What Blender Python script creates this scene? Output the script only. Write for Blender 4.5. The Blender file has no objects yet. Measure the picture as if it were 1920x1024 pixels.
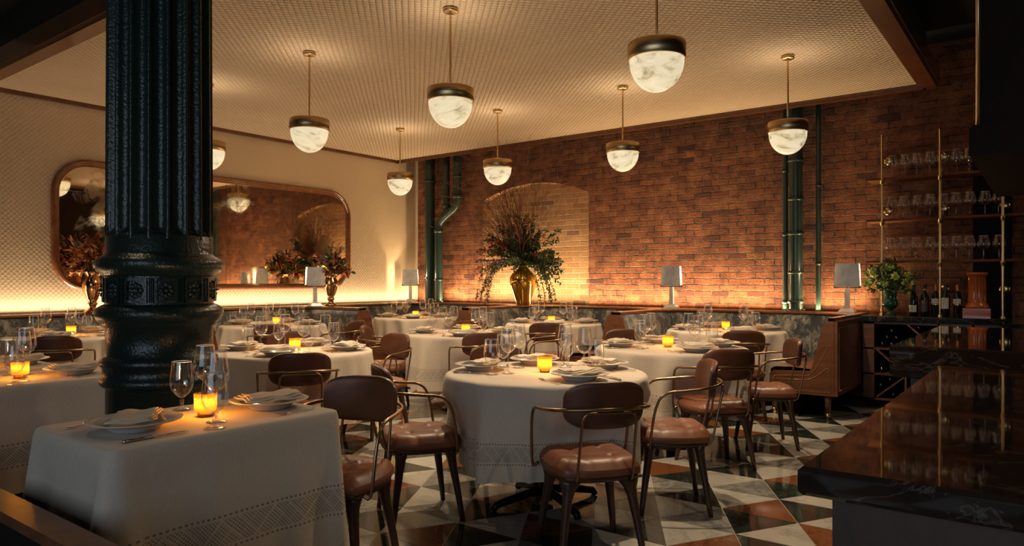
import bpy, math, random
from math import sin, cos, pi, radians, sqrt, atan2, exp
from mathutils import Vector
random.seed(7)
sc = bpy.context.scene
COL = sc.collection
H = 1.3                       # eye height
WX, WY = -8.68, 8.75          # mirror wall plane x, brick wall plane y
ZC, ZU = 3.294, 3.82          # dropped ceiling, upper ceiling
LZ = 0.955                    # ledge top

# ------------------------------------------------------------------ materials
def newmat(name):
    m = bpy.data.materials.new(name); m.use_nodes = True
    nt = m.node_tree
    return m, nt, nt.nodes['Principled BSDF']
def N(nt, t, **kw):
    n = nt.nodes.new(t)
    for k, v in kw.items():
        if k in n.inputs: n.inputs[k].default_value = v
        else: setattr(n, k, v)
    return n
def L(nt, a, b): nt.links.new(a, b)
def ramp(nt, fac, stops):
    r = nt.nodes.new('ShaderNodeValToRGB')
    e = r.color_ramp.elements
    while len(e) < len(stops): e.new(0.5)
    for i, (p, c) in enumerate(stops):
        e[i].position = p; e[i].color = (c[0], c[1], c[2], 1)
    L(nt, fac, r.inputs[0]); return r.outputs[0]
def mixc(nt, fac, a, b, mode='MIX'):
    m = nt.nodes.new('ShaderNodeMix'); m.data_type = 'RGBA'; m.blend_type = mode
    for s, v in ((m.inputs[0], fac), (m.inputs[6], a), (m.inputs[7], b)):
        if hasattr(v, 'node'): L(nt, v, s)
        elif isinstance(v, (int, float)): s.default_value = v
        else: s.default_value = (v[0], v[1], v[2], 1)
    return m.outputs[2]
def mth(nt, op, a, b=None, c=None):
    m = nt.nodes.new('ShaderNodeMath'); m.operation = op
    for i, v in enumerate((a, b, c)):
        if v is None: continue
        if hasattr(v, 'node'): L(nt, v, m.inputs[i])
        else: m.inputs[i].default_value = v
    return m.outputs[0]
def coords(nt, scale=(1, 1, 1), rot=(0, 0, 0), kind='Object'):
    t = nt.nodes.new('ShaderNodeTexCoord'); mp = nt.nodes.new('ShaderNodeMapping')
    mp.inputs['Scale'].default_value = scale; mp.inputs['Rotation'].default_value = rot
    L(nt, t.outputs[kind], mp.inputs[0]); return mp.outputs[0]
def noise(nt, vec, scale, detail=4, rough=0.55, dist=0.0):
    n = N(nt, 'ShaderNodeTexNoise'); n.inputs['Scale'].default_value = scale
    n.inputs['Detail'].default_value = detail; n.inputs['Roughness'].default_value = rough
    n.inputs['Distortion'].default_value = dist
    L(nt, vec, n.inputs['Vector']); return n.outputs['Fac']
def bump(nt, h, strength, dist=0.01, normal=None):
    b = nt.nodes.new('ShaderNodeBump'); b.inputs['Strength'].default_value = strength
    b.inputs['Distance'].default_value = dist; L(nt, h, b.inputs['Height'])
    if normal: L(nt, normal, b.inputs['Normal'])
    return b.outputs[0]
def simple(name, col, rough=0.5, metal=0.0, spec=0.5, **kw):
    m, nt, p = newmat(name)
    p.inputs['Base Color'].default_value = (*col, 1); p.inputs['Roughness'].default_value = rough
    p.inputs['Metallic'].default_value = metal; p.inputs['Specular IOR Level'].default_value = spec
    for k, v in kw.items(): p.inputs[k].default_value = v
    return m
def wood(name, c1, c2, rough=0.35, axis=(1, 1, 1), scale=3.0, coat=0.06):
    m, nt, p = newmat(name); v = coords(nt, axis)
    n = noise(nt, v, scale, 6, 0.6, 1.2); f = noise(nt, v, scale * 9, 3, 0.6)
    k = mth(nt, 'ADD', mth(nt, 'MULTIPLY', n, 0.75), mth(nt, 'MULTIPLY', f, 0.25))
    L(nt, ramp(nt, k, [(0.32, c1), (0.68, c2)]), p.inputs['Base Color'])
    p.inputs['Roughness'].default_value = rough; p.inputs['Coat Weight'].default_value = coat
    p.inputs['Coat Roughness'].default_value = 0.15
    L(nt, bump(nt, f, 0.12, 0.002), p.inputs['Normal']); return m
def leather(name, c1, c2, rough=0.43):
    m, nt, p = newmat(name); v = coords(nt)
    n = noise(nt, v, 9, 3); L(nt, ramp(nt, n, [(0.3, c1), (0.7, c2)]), p.inputs['Base Color'])
    p.inputs['Roughness'].default_value = rough
    f = noise(nt, v, 220, 2); L(nt, bump(nt, f, 0.1, 0.001), p.inputs['Normal']); return m
def marble(name, base, vein, vein2, scale=2.2, rough=0.07, width=0.035, coat=0.0, dens=1.0):
    m, nt, p = newmat(name); v = coords(nt)
    w = noise(nt, v, scale, 7, 0.62, 1.6)
    a = mth(nt, 'ABSOLUTE', mth(nt, 'SUBTRACT', w, 0.5))
    c = ramp(nt, a, [(0.0, vein), (width, base), (1.0, base)])
    w2 = noise(nt, v, scale * 3.1, 6, 0.6, 2.0)
    a2 = mth(nt, 'ABSOLUTE', mth(nt, 'SUBTRACT', w2, 0.5))
    c2 = ramp(nt, a2, [(0.0, (dens * .45,) * 3), (width * .6, (0, 0, 0)), (1.0, (0, 0, 0))])
    cl = noise(nt, v, scale * .8, 4)
    cc = mixc(nt, mth(nt, 'MULTIPLY', cl, 0.55), c, vein2)
    L(nt, mixc(nt, c2, cc, vein), p.inputs['Base Color'])
    p.inputs['Roughness'].default_value = rough; p.inputs['Coat Weight'].default_value = coat
    return m
def lattice(nt, v, k):
    sp = nt.nodes.new('ShaderNodeSeparateXYZ'); L(nt, v, sp.inputs[0])
    return sp
def embossed(name, base, ax, k, strength, rough=0.55, stain=0.1, dist=0.02):
    """damask-like embossed diamonds on a plane spanned by the two axes"""
    m, nt, p = newmat(name); v = coords(nt); sp = lattice(nt, v, k)
    u, w = sp.outputs[ax[0]], sp.outputs[ax[1]]
    a = mth(nt, 'SINE', mth(nt, 'MULTIPLY', mth(nt, 'ADD', u, w), k))
    b = mth(nt, 'SINE', mth(nt, 'MULTIPLY', mth(nt, 'SUBTRACT', u, w), k))
    h = mth(nt, 'MULTIPLY', mth(nt, 'ABSOLUTE', a), mth(nt, 'ABSOLUTE', b))
    h2 = mth(nt, 'POWER', h, 0.5)
    n = noise(nt, v, 0.7, 3)
    c = ramp(nt, n, [(0.3, [x * (1 - stain) for x in base]), (0.7, base)])
    c = mixc(nt, mth(nt, 'MULTIPLY', h2, 0.16), mixc(nt, 1.0, c, (0.86, 0.84, 0.80), 'MULTIPLY'), (1, 1, 1), 'SOFT_LIGHT')
    L(nt, c, p.inputs['Base Color']); p.inputs['Roughness'].default_value = rough
    L(nt, bump(nt, h2, strength, dist), p.inputs['Normal']); return m
def brick(name, c1, c2, c3, mortar, rough_amt=1.0, tall=0.0785, wide=0.225, msize=0.006, dark=0.4, mdark=0.16):
    m, nt, p = newmat(name)
    t = nt.nodes.new('ShaderNodeTexCoord'); sp = nt.nodes.new('ShaderNodeSeparateXYZ'); L(nt, t.outputs['Object'], sp.inputs[0])
    cb = nt.nodes.new('ShaderNodeCombineXYZ')
    L(nt, mth(nt, 'ADD', sp.outputs[0], sp.outputs[1]), cb.inputs[0]); L(nt, sp.outputs[2], cb.inputs[1])
    v0 = cb.outputs[0]
    nn = N(nt, 'ShaderNodeTexNoise'); nn.inputs['Scale'].default_value = 9; nn.inputs['Detail'].default_value = 3
    L(nt, v0, nn.inputs['Vector'])
    vm = nt.nodes.new('ShaderNodeVectorMath'); vm.operation = 'SUBTRACT'; L(nt, nn.outputs['Color'], vm.inputs[0]); vm.inputs[1].default_value = (.5, .5, .5)
    vs = nt.nodes.new('ShaderNodeVectorMath'); vs.operation = 'SCALE'; vs.inputs['Scale'].default_value = 0.02 * rough_amt; L(nt, vm.outputs[0], vs.inputs[0])
    va = nt.nodes.new('ShaderNodeVectorMath'); va.operation = 'ADD'; L(nt, v0, va.inputs[0]); L(nt, vs.outputs[0], va.inputs[1])
    v = va.outputs[0]
    def bt(ca, cb_, mo, ms, smooth):
        b = nt.nodes.new('ShaderNodeTexBrick'); b.inputs['Scale'].default_value = 1.0
        b.inputs['Color1'].default_value = (*ca, 1); b.inputs['Color2'].default_value = (*cb_, 1); b.inputs['Mortar'].default_value = (*mo, 1)
        b.inputs['Mortar Size'].default_value = ms; b.inputs['Mortar Smooth'].default_value = smooth
        b.inputs['Brick Width'].default_value = wide; b.inputs['Row Height'].default_value = tall
        L(nt, v, b.inputs['Vector']); return b
    b = bt((0, 0, 0), (1, 1, 1), (0.5, 0.5, 0.5), msize, 0.3)
    bc = ramp(nt, b.outputs['Color'], [(0.0, c3), (0.14, c1), (0.55, c2), (0.93, c1), (1.0, [x * 1.25 for x in c2])])
    n1 = noise(nt, v0, 5, 6, 0.65); n2 = noise(nt, v0, 42, 5, 0.7)
    bc = mixc(nt, ramp(nt, n1, [(0.35, (dark,) * 3), (0.62, (0, 0, 0))]), bc, c3)
    bc = mixc(nt, ramp(nt, n2, [(0.30, (.8,) * 3), (0.52, (0, 0, 0))]), bc, [x * .40 for x in c1])
    sp_ = noise(nt, v0, 16, 8, 0.75)
    bc = mixc(nt, ramp(nt, sp_, [(0.69, (0, 0, 0)), (0.76, (.75,) * 3)]), bc, (0.55, 0.45, 0.36))
    b2 = bt((0, 0, 0), (0, 0, 0), (1, 1, 1), msize * 1.25, 0.5)
    mo = mixc(nt, ramp(nt, n1, [(0.42, (0, 0, 0)), (0.62, (1, 1, 1))]), [x * mdark for x in mortar], mortar)
    L(nt, mixc(nt, b2.outputs['Fac'], bc, mo), p.inputs['Base Color'])
    p.inputs['Roughness'].default_value = 0.72; p.inputs['Specular IOR Level'].default_value = 0.35
    hgt = mth(nt, 'ADD', mth(nt, 'MULTIPLY', mth(nt, 'SUBTRACT', 1.0, b2.outputs['Fac']), 0.9), mth(nt, 'ADD', mth(nt, 'MULTIPLY', n2, 0.7 * rough_amt), mth(nt, 'MULTIPLY', b.outputs['Color'], 0.35 * rough_amt)))
    L(nt, bump(nt, hgt, 1.0, 0.026), p.inputs['Normal']); return m

MT = {}
MT['wallpaper'] = embossed('wallpaper', (0.72, 0.585, 0.42), (1, 2), 60, 0.4, dist=.008)
MT['ceiling'] = embossed('ceiling_paper', (0.70, 0.555, 0.42), (0, 1), 48, 0.9)
MT['brick'] = brick('old_brick', (0.30, 0.092, 0.042), (0.42, 0.155, 0.062), (0.085, 0.028, 0.024), (0.30, 0.20, 0.14), 1.25, dark=.8)
MT['brick_tan'] = brick('arch_brick', (0.42, 0.21, 0.095), (0.54, 0.31, 0.16), (0.20, 0.115, 0.09), (0.66, 0.52, 0.38), 0.3, dark=0.15, mdark=.75)
MT['soffit'] = simple('green_soffit', (0.012, 0.022, 0.018), 0.5)
MT['darkwall'] = simple('dark_green_wall', (0.03, 0.045, 0.04), 0.5)
MT['walnut'] = wood('walnut', (0.075, 0.026, 0.012), (0.19, 0.075, 0.034), 0.3, (1, 1, 5))
MT['walnut_h'] = wood('walnut_ledge', (0.13, 0.045, 0.018), (0.30, 0.115, 0.045), 0.22, (1, 1, 1), coat=0.6)
MT['crown'] = wood('crown_wood', (0.07, 0.022, 0.008), (0.16, 0.055, 0.02), 0.25, (1, 1, 1), coat=0.5)
MT['darkwood'] = wood('dark_hood_wood', (0.010, 0.006, 0.004), (0.022, 0.010, 0.006), 0.6, (3, 3, 1), coat=0.0)
MT['darkwood'].node_tree.nodes['Principled BSDF'].inputs['Specular IOR Level'].default_value = 0.12
MT['shelfwood'] = wood('shelf_wood', (0.10, 0.035, 0.016), (0.20, 0.08, 0.035), 0.65, (1, 4, 4), coat=0.0)
MT['shelfwood'].node_tree.nodes['Principled BSDF'].inputs['Specular IOR Level'].default_value = 0.15
MT['darkbody'] = wood('bar_front_wood', (0.030, 0.012, 0.007), (0.06, 0.025, 0.014), 0.45, (4, 4, 1))
MT['legwood'] = wood('chair_wood', (0.032, 0.014, 0.008), (0.072, 0.033, 0.019), 0.34, (4, 4, 1))
MT['black'] = simple('black_metal', (0.012, 0.012, 0.012), 0.35, 0.6)
MT['plinth'] = simple('dark_plinth', (0.009, 0.007, 0.006), 0.75, spec=0.2)
MT['leather'] = leather('tan_leather', (0.15, 0.050, 0.022), (0.23, 0.082, 0.036))
MT['leather_back'] = leather('back_leather', (0.075, 0.026, 0.014), (0.12, 0.043, 0.022), 0.38)
MT['bench_leather'] = leather('bench_leather', (0.15, 0.055, 0.03), (0.22, 0.085, 0.045), 0.3)
MT['bronze'] = simple('bronze_tube', (0.32, 0.21, 0.125), 0.3, 1.0)
MT['brass'] = simple('brass', (0.72, 0.49, 0.22), 0.22, 1.0)
MT['brass_drum'] = simple('brushed_brass', (0.55, 0.38, 0.19), 0.3, 1.0, Anisotropic=0.7)
MT['inlay'] = simple('brass_inlay', (0.62, 0.38, 0.19), 0.3, 0.8)
MT['silver'] = simple('silver_cutlery', (0.62, 0.57, 0.5), 0.16, 1.0)
MT['china'] = simple('white_china', (0.62, 0.60, 0.56), 0.12)
MT['pipe'] = simple('green_pipe_paint', (0.020, 0.042, 0.036), 0.28)
MT['copper'] = simple('copper', (0.62, 0.34, 0.17), 0.12, 1.0)
MT['goldvase'] = simple('gold_glaze', (0.55, 0.33, 0.06), 0.1, 0.9)
MT['dirtsilver'] = simple('old_silver', (0.42, 0.27, 0.15), 0.14, 1.0)
MT['lampmetal'] = simple('pewter_stem', (0.55, 0.54, 0.50), 0.4, 0.3)
MT['bark'] = simple('twig_bark', (0.17, 0.075, 0.035), 0.7)
MT['paletwig'] = simple('pale_twig', (0.30, 0.19, 0.11), 0.6)
MT['leaf'] = simple('dark_leaf', (0.022, 0.05, 0.015), 0.45)
MT['leaf2'] = simple('olive_leaf', (0.08, 0.12, 0.03), 0.45)
MT['leafrust'] = simple('rust_leaf', (0.22, 0.055, 0.018), 0.5)
MT['leaforange'] = simple('orange_leaf', (0.42, 0.15, 0.03), 0.45)
MT['berry'] = simple('red_berry', (0.30, 0.035, 0.02), 0.35)
MT['lime'] = simple('lime_flower', (0.50, 0.60, 0.15), 0.5)
MT['bottle'] = simple('dark_bottle_glass', (0.006, 0.008, 0.006), 0.06)
MT['label'] = simple('paper_label', (0.52, 0.48, 0.42), 0.6)
MT['ink'] = simple('label_ink', (0.05, 0.04, 0.04), 0.6)
MT['labeldark'] = simple('dark_label', (0.05, 0.04, 0.035), 0.5)
MT['foil'] = simple('orange_foil', (0.40, 0.16, 0.05), 0.3, 0.5)
MT['foilblack'] = simple('black_foil', (0.015, 0.013, 0.014), 0.3)
MT['rustglaze'] = simple('rust_glaze', (0.36, 0.085, 0.02), 0.1)
MT['greenglass'] = simple('green_vase_glass', (0.01, 0.06, 0.03), 0.04)
MT['wax'] = simple('candle_wax', (0.8, 0.6, 0.35), 0.5)
MT['marble_white'] = marble('floor_white', (0.43, 0.41, 0.36), (0.27, 0.255, 0.225), (0.34, 0.32, 0.275), 2.6, 0.09, 0.02, dens=.6)
MT['marble_gray'] = marble('floor_gray', (0.15, 0.147, 0.135), (0.30, 0.29, 0.26), (0.09, 0.09, 0.082), 3.0, 0.09, 0.06)
MT['marble_green'] = marble('floor_green', (0.014, 0.018, 0.015), (0.08, 0.095, 0.08), (0.02, 0.026, 0.022), 3.4, 0.08, 0.012, dens=.5)
MT['marble_rust'] = marble('floor_rust', (0.16, 0.055, 0.022), (0.08, 0.022, 0.010), (0.22, 0.088, 0.036), 5.0, 0.09, 0.03)
MT['grout'] = simple('grout', (0.33, 0.29, 0.23), 0.5)
MT['counter'] = marble('bar_marble', (0.016, 0.010, 0.008), (0.12, 0.09, 0.07), (0.026, 0.016, 0.012), 2.6, 0.05, 0.010, coat=1.0, dens=.35)
MT['counter_dark'] = marble('bar_marble_dark', (0.009, 0.010, 0.009), (0.10, 0.105, 0.09), (0.014, 0.016, 0.014), 3.0, 0.06, 0.012, coat=0.4, dens=.5)

def m_column():
    m, nt, p = newmat('column_paint'); v = coords(nt)
    p.inputs['Base Color'].default_value = (0.015, 0.028, 0.024, 1); p.inputs['Roughness'].default_value = 0.25
    n = noise(nt, v, 75, 3, 0.5); n2 = noise(nt, v, 14, 3)
    L(nt, bump(nt, mth(nt, 'ADD', n, mth(nt, 'MULTIPLY', n2, 0.6)), 0.55, 0.006), p.inputs['Normal']); return m
MT['column'] = m_column()
def m_velvet():
    m, nt, p = newmat('marbled_velvet'); v = coords(nt, (1, 1, 0.7))
    a = noise(nt, v, 6.5, 8, 0.75, 0.3); b = noise(nt, v, 30, 5, 0.75)
    k = mth(nt, 'ADD', mth(nt, 'MULTIPLY', a, 0.7), mth(nt, 'MULTIPLY', b, 0.3))
    L(nt, ramp(nt, k, [(0.40, (0.008, 0.012, 0.018)), (0.485, (0.035, 0.045, 0.055)), (0.515, (0.15, 0.155, 0.135)), (0.60, (0.36, 0.34, 0.27))]), p.inputs['Base Color'])
    p.inputs['Roughness'].default_value = 0.6; p.inputs['Sheen Weight'].default_value = 0.4
    L(nt, bump(nt, b, 0.3, 0.004), p.inputs['Normal']); return m
MT['velvet'] = m_velvet()
def m_cloth(name, z0, z1):
    """linen; a woven openwork band between heights z0 and z1"""
    m, nt, p = newmat(name); v = coords(nt); sp = lattice(nt, v, 1)
    z = sp.outputs[2]
    inb = mth(nt, 'MULTIPLY', mth(nt, 'GREATER_THAN', z, z0), mth(nt, 'LESS_THAN', z, z1))
    u = mth(nt, 'ADD', sp.outputs[0], mth(nt, 'MULTIPLY', sp.outputs[1], 1.0))
    k = 45
    a = mth(nt, 'ABSOLUTE', mth(nt, 'SINE', mth(nt, 'MULTIPLY', mth(nt, 'ADD', u, z), k)))
    b = mth(nt, 'ABSOLUTE', mth(nt, 'SINE', mth(nt, 'MULTIPLY', mth(nt, 'SUBTRACT', u, z), k)))
    dia = mth(nt, 'MINIMUM', a, b)
    holes = mth(nt, 'GREATER_THAN', mth(nt, 'MULTIPLY', mth(nt, 'SINE', mth(nt, 'MULTIPLY', u, 420)), mth(nt, 'SINE', mth(nt, 'MULTIPLY', z, 420))), 0.15)
    pat = mth(nt, 'MULTIPLY', inb, mth(nt, 'MULTIPLY', mth(nt, 'GREATER_THAN', dia, 0.14), holes))
    e0 = mth(nt, 'LESS_THAN', mth(nt, 'ABSOLUTE', mth(nt, 'SUBTRACT', z, z1 + 0.012)), 0.004)
    e1 = mth(nt, 'LESS_THAN', mth(nt, 'ABSOLUTE', mth(nt, 'SUBTRACT', z, z0 - 0.012)), 0.004)
    ed = mth(nt, 'MULTIPLY', mth(nt, 'ADD', e0, e1), mth(nt, 'GREATER_THAN', mth(nt, 'SINE', mth(nt, 'MULTIPLY', u, 300)), 0.0))
    tot = mth(nt, 'MINIMUM', mth(nt, 'ADD', pat, ed), 1.0)
    wv = noise(nt, coords(nt, (260, 260, 60)), 1, 2)
    base = ramp(nt, wv, [(0.2, (0.50, 0.425, 0.34)), (0.8, (0.62, 0.53, 0.43))])
    L(nt, mixc(nt, mth(nt, 'MULTIPLY', tot, 0.75), base, (0.10, 0.085, 0.07)), p.inputs['Base Color'])
    p.inputs['Roughness'].default_value = 0.8; p.inputs['Sheen Weight'].default_value = 0.15
    n2 = noise(nt, v, 3.0, 4)
    L(nt, bump(nt, mth(nt, 'ADD', mth(nt, 'MULTIPLY', wv, 0.25), mth(nt, 'SUBTRACT', mth(nt, 'MULTIPLY', n2, 2.0), tot)), 0.25, 0.006), p.inputs['Normal'])
    return m
MT['cloth'] = m_cloth('linen_round', 0.37, 0.45)
MT['cloth_rect'] = m_cloth('linen_rect', 0.37, 0.46)
MT['napkin'] = simple('napkin_linen', (0.60, 0.50, 0.38), 0.85)
def m_glass(name, tint=(1, 1, 1), rough=0.0, edge=0.9, base=0.06):
    m = bpy.data.materials.new(name); m.use_nodes = True; nt = m.node_tree; nt.nodes.clear()
    o = nt.nodes.new('ShaderNodeOutputMaterial'); t = nt.nodes.new('ShaderNodeBsdfTransparent'); g = nt.nodes.new('ShaderNodeBsdfGlossy')
    t.inputs[0].default_value = (*tint, 1); g.inputs['Roughness'].default_value = rough; g.inputs[0].default_value = (1, 1, 1, 1)
    lw = nt.nodes.new('ShaderNodeLayerWeight'); lw.inputs[0].default_value = 0.5
    f = mth(nt, 'ADD', mth(nt, 'MULTIPLY', mth(nt, 'POWER', lw.outputs['Facing'], 2.2), edge), base)
    mx = nt.nodes.new('ShaderNodeMixShader'); L(nt, f, mx.inputs[0]); L(nt, t.outputs[0], mx.inputs[1]); L(nt, g.outputs[0], mx.inputs[2])
    L(nt, mx.outputs[0], o.inputs[0]); return m
MT['glass'] = m_glass('clear_glass', (0.98, 0.98, 0.97), 0.09, 0.9, 0.09)
MT['rimglass'] = simple('glass_rim', (0.75, 0.75, 0.72), 0.15, 0.0, 0.8)
def m_amber():
    m = bpy.data.materials.new('amber_glass'); m.use_nodes = True; nt = m.node_tree; nt.nodes.clear()
    o = nt.nodes.new('ShaderNodeOutputMaterial'); t = nt.nodes.new('ShaderNodeBsdfTransparent'); g = nt.nodes.new('ShaderNodeBsdfGlossy'); tr = nt.nodes.new('ShaderNodeBsdfTranslucent')
    t.inputs[0].default_value = (0.90, 0.60, 0.22, 1); g.inputs['Roughness'].default_value = 0.05; tr.inputs[0].default_value = (0.95, 0.45, 0.08, 1)
    m1 = nt.nodes.new('ShaderNodeMixShader'); m1.inputs[0].default_value = 0.16; L(nt, t.outputs[0], m1.inputs[1]); L(nt, tr.outputs[0], m1.inputs[2])
    lw = nt.nodes.new('ShaderNodeLayerWeight'); lw.inputs[0].default_value = 0.3
    m2 = nt.nodes.new('ShaderNodeMixShader'); L(nt, mth(nt, 'ADD', mth(nt, 'MULTIPLY', lw.outputs['Fresnel'], 0.8), 0.04), m2.inputs[0]); L(nt, m1.outputs[0], m2.inputs[1]); L(nt, g.outputs[0], m2.inputs[2])
    L(nt, m2.outputs[0], o.inputs[0]); return m
MT['amber'] = m_amber()
def m_emit(name, col, s):
    m, nt, p = newmat(name); p.inputs['Base Color'].default_value = (*col, 1)
    p.inputs['Emission Color'].default_value = (*col, 1); p.inputs['Emission Strength'].default_value = s; return m
MT['flame'] = m_emit('flame', (1.0, 0.72, 0.32), 22)
def m_alab():
    m, nt, p = newmat('alabaster'); v = coords(nt, (1, 1, 1.5), (0.5, 0.35, 0.3))
    oi = nt.nodes.new('ShaderNodeObjectInfo')
    ad = nt.nodes.new('ShaderNodeVectorMath'); ad.operation = 'ADD'; L(nt, v, ad.inputs[0]); L(nt, oi.outputs['Location'], ad.inputs[1])
    mp = nt.nodes.new('ShaderNodeMapping'); mp.inputs['Scale'].default_value = (1.8, 4, 5); L(nt, ad.outputs[0], mp.inputs[0])
    n = noise(nt, mp.outputs[0], 2.4, 6, 0.6, 0.5)
    c = ramp(nt, n, [(0.28, (0.30, 0.21, 0.08)), (0.38, (0.62, 0.50, 0.28)), (0.47, (0.86, 0.72, 0.46)), (0.72, (1.0, 0.87, 0.58))])
    L(nt, mixc(nt, .55, c, (0.0, 0.0, 0.0)), p.inputs['Base Color']); L(nt, c, p.inputs['Emission Color']); p.inputs['Emission Strength'].default_value = 0.56
    p.inputs['Roughness'].default_value = 0.3; return m
MT['alabaster'] = m_alab()
def m_shade():
    m, nt, p = newmat('ribbed_shade'); v = coords(nt); sp = lattice(nt, v, 1)
    w = mth(nt, 'ABSOLUTE', mth(nt, 'SINE', mth(nt, 'MULTIPLY', sp.outputs[0], 260)))
    n = noise(nt, v, 9, 5, 0.6, 1.0)
    k = mth(nt, 'ADD', mth(nt, 'MULTIPLY', n, 0.8), mth(nt, 'MULTIPLY', w, 0.12))
    c = ramp(nt, k, [(0.25, (0.20, 0.185, 0.16)), (0.75, (0.40, 0.375, 0.33))])
    L(nt, c, p.inputs['Base Color']); p.inputs['Roughness'].default_value = 0.6
    L(nt, c, p.inputs['Emission Color']); p.inputs['Emission Strength'].default_value = 0.14
    L(nt, bump(nt, w, 0.4, 0.003), p.inputs['Normal']); return m
MT['shade'] = m_shade()
def m_mirror():
    m, nt, p = newmat('antique_mirror'); v = coords(nt)
    n = noise(nt, v, 3.5, 7, 0.7, 0.4)
    L(nt, ramp(nt, n, [(0.30, (0.46, 0.36, 0.24)), (0.46, (0.90, 0.80, 0.66))]), p.inputs['Base Color'])
    p.inputs['Metallic'].default_value = 1.0
    r = ramp(nt, n, [(0.30, (0.22,) * 3), (0.5, (0.025,) * 3)]); L(nt, r, p.inputs['Roughness']); return m
MT['mirror'] = m_mirror()

# ------------------------------------------------------------------ mesh builder
class MB:
    def __init__(s): s.v = []; s.f = []; s.m = []; s.sm = []
    def add(s, vs, fs, mi=0, smooth=False):
        o = len(s.v); s.v += [tuple(v) for v in vs]
        for f in fs: s.f.append([i + o for i in f]); s.m.append(mi); s.sm.append(smooth)
        return s
    def box(s, x0, x1, y0, y1, z0, z1, mi=0):
        vs = [(x0, y0, z0), (x1, y0, z0), (x1, y1, z0), (x0, y1, z0), (x0, y0, z1), (x1, y0, z1), (x1, y1, z1), (x0, y1, z1)]
        return s.add(vs, [(3, 2, 1, 0), (4, 5, 6, 7), (0, 1, 5, 4), (1, 2, 6, 5), (2, 3, 7, 6), (3, 0, 4, 7)], mi)
    def prism(s, poly, z0, z1, mi=0):
        n = len(poly); vs = [(x, y, z0) for x, y in poly] + [(x, y, z1) for x, y in poly]
        fs = [tuple(range(n))[::-1], tuple(range(n, 2 * n))] + [(i, (i + 1) % n, n + (i + 1) % n, n + i) for i in range(n)]
        return s.add(vs, fs, mi)
    def lathe(s, prof, seg=24, c=(0, 0, 0), mi=0, smooth=True, rad=None, cap=False):
        vs = []
        for (r, z) in prof:
            for k in range(seg):
                a = 2 * pi * k / seg; rr = r if rad is None else rad(r, z, a)
                vs.append((c[0] + rr * cos(a), c[1] + rr * sin(a), c[2] + z))
        fs = []
        for i in range(len(prof) - 1):
            for k in range(seg):
                k2 = (k + 1) % seg; fs.append((i * seg + k, i * seg + k2, (i + 1) * seg + k2, (i + 1) * seg + k))
        s.add(vs, fs, mi, smooth)
        if cap:
            o = len(s.v) - len(vs)
            s.f.append([o + k for k in range(seg)][::-1]); s.m.append(mi); s.sm.append(False)
            s.f.append([o + (len(prof) - 1) * seg + k for k in range(seg)]); s.m.append(mi); s.sm.append(False)
        return s
    def tube(s, pts, r, seg=8, mi=0, cap=True):
        P = [Vector(p) for p in pts]; n = len(P); R = r if callable(r) else (lambda t: r)
        vs = []; up = Vector((0, 0, 1)); pt = (P[1] - P[0]).normalized()
        a = pt.cross(up)
        if a.length < 1e-3: a = pt.cross(Vector((1, 0, 0)))
        a.normalize()
        for i in range(n):
            t = (P[min(i + 1, n - 1)] - P[max(i - 1, 0)]).normalized()
            a = (a - t * a.dot(t)).normalized(); b = t.cross(a); rr = R(i / (n - 1))
            for k in range(seg):
                q = 2 * pi * k / seg; vs.append(P[i] + a * cos(q) * rr + b * sin(q) * rr)
        fs = [(i * seg + k, i * seg + (k + 1) % seg, (i + 1) * seg + (k + 1) % seg, (i + 1) * seg + k) for i in range(n - 1) for k in range(seg)]
        if cap: fs += [tuple(range(seg))[::-1], tuple(range((n - 1) * seg, n * seg))]
        return s.add(vs, fs, mi, True)
    def loft(s, rings, mi=0, smooth=True, cap=True, closed=True):
        m = len(rings[0]); vs = [p for r in rings for p in r]
        rg = range(m) if closed else range(m - 1)
        fs = [(i * m + k, i * m + (k + 1) % m, (i + 1) * m + (k + 1) % m, (i + 1) * m + k) for i in range(len(rings) - 1) for k in rg]
        if cap: fs += [tuple(range(m))[::-1], tuple(range((len(rings) - 1) * m, len(rings) * m))]
        return s.add(vs, fs, mi, smooth)
    def build(s, name, mats, parent=None, loc=None, rot=0, label=None, cat=None, group=None, kind=None):
        me = bpy.data.meshes.new(name); me.from_pydata(s.v, [], s.f)
        if not isinstance(mats, (list, tuple)): mats = [mats]
        for m in mats: me.materials.append(MT[m] if isinstance(m, str) else m)
        me.polygons.foreach_set('material_index', s.m); me.polygons.foreach_set('use_smooth', s.sm); me.update()
        o = bpy.data.objects.new(name, me); COL.objects.link(o)
        if parent: o.parent = parent
        if loc: o.location = loc
        if rot: o.rotation_euler = (0, 0, rot)
        tag(o, label, cat, group, kind); return o
def tag(o, label=None, cat=None, group=None, kind=None):
    for k, v in (('label', label), ('category', cat), ('group', group), ('kind', kind)):
        if v: o[k] = v
    return o
def empty(name, loc=(0, 0, 0), rot=0, label=None, cat=None, group=None):
    o = bpy.data.objects.new(name, None); COL.objects.link(o); o.location = loc; o.rotation_euler = (0, 0, rot)
    o.empty_display_size = 0.1
    return tag(o, label, cat, group)
def copy_tree(o, parent=None):
    c = o.copy(); COL.objects.link(c)
    if parent: c.parent = parent
    for ch in o.children: copy_tree(ch, c)
    return c
USED = set()
def place(proto, loc, rot, label, group=None, cat=None):
    """the first placement moves the original, later ones copy it with its parts"""
    if proto.name not in USED: USED.add(proto.name); o = proto
    else: o = copy_tree(proto)
    o.location = loc; o.rotation_euler = (0, 0, rot); o['label'] = label
    if group: o['group'] = group
    if cat: o['category'] = cat
    return o
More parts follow.
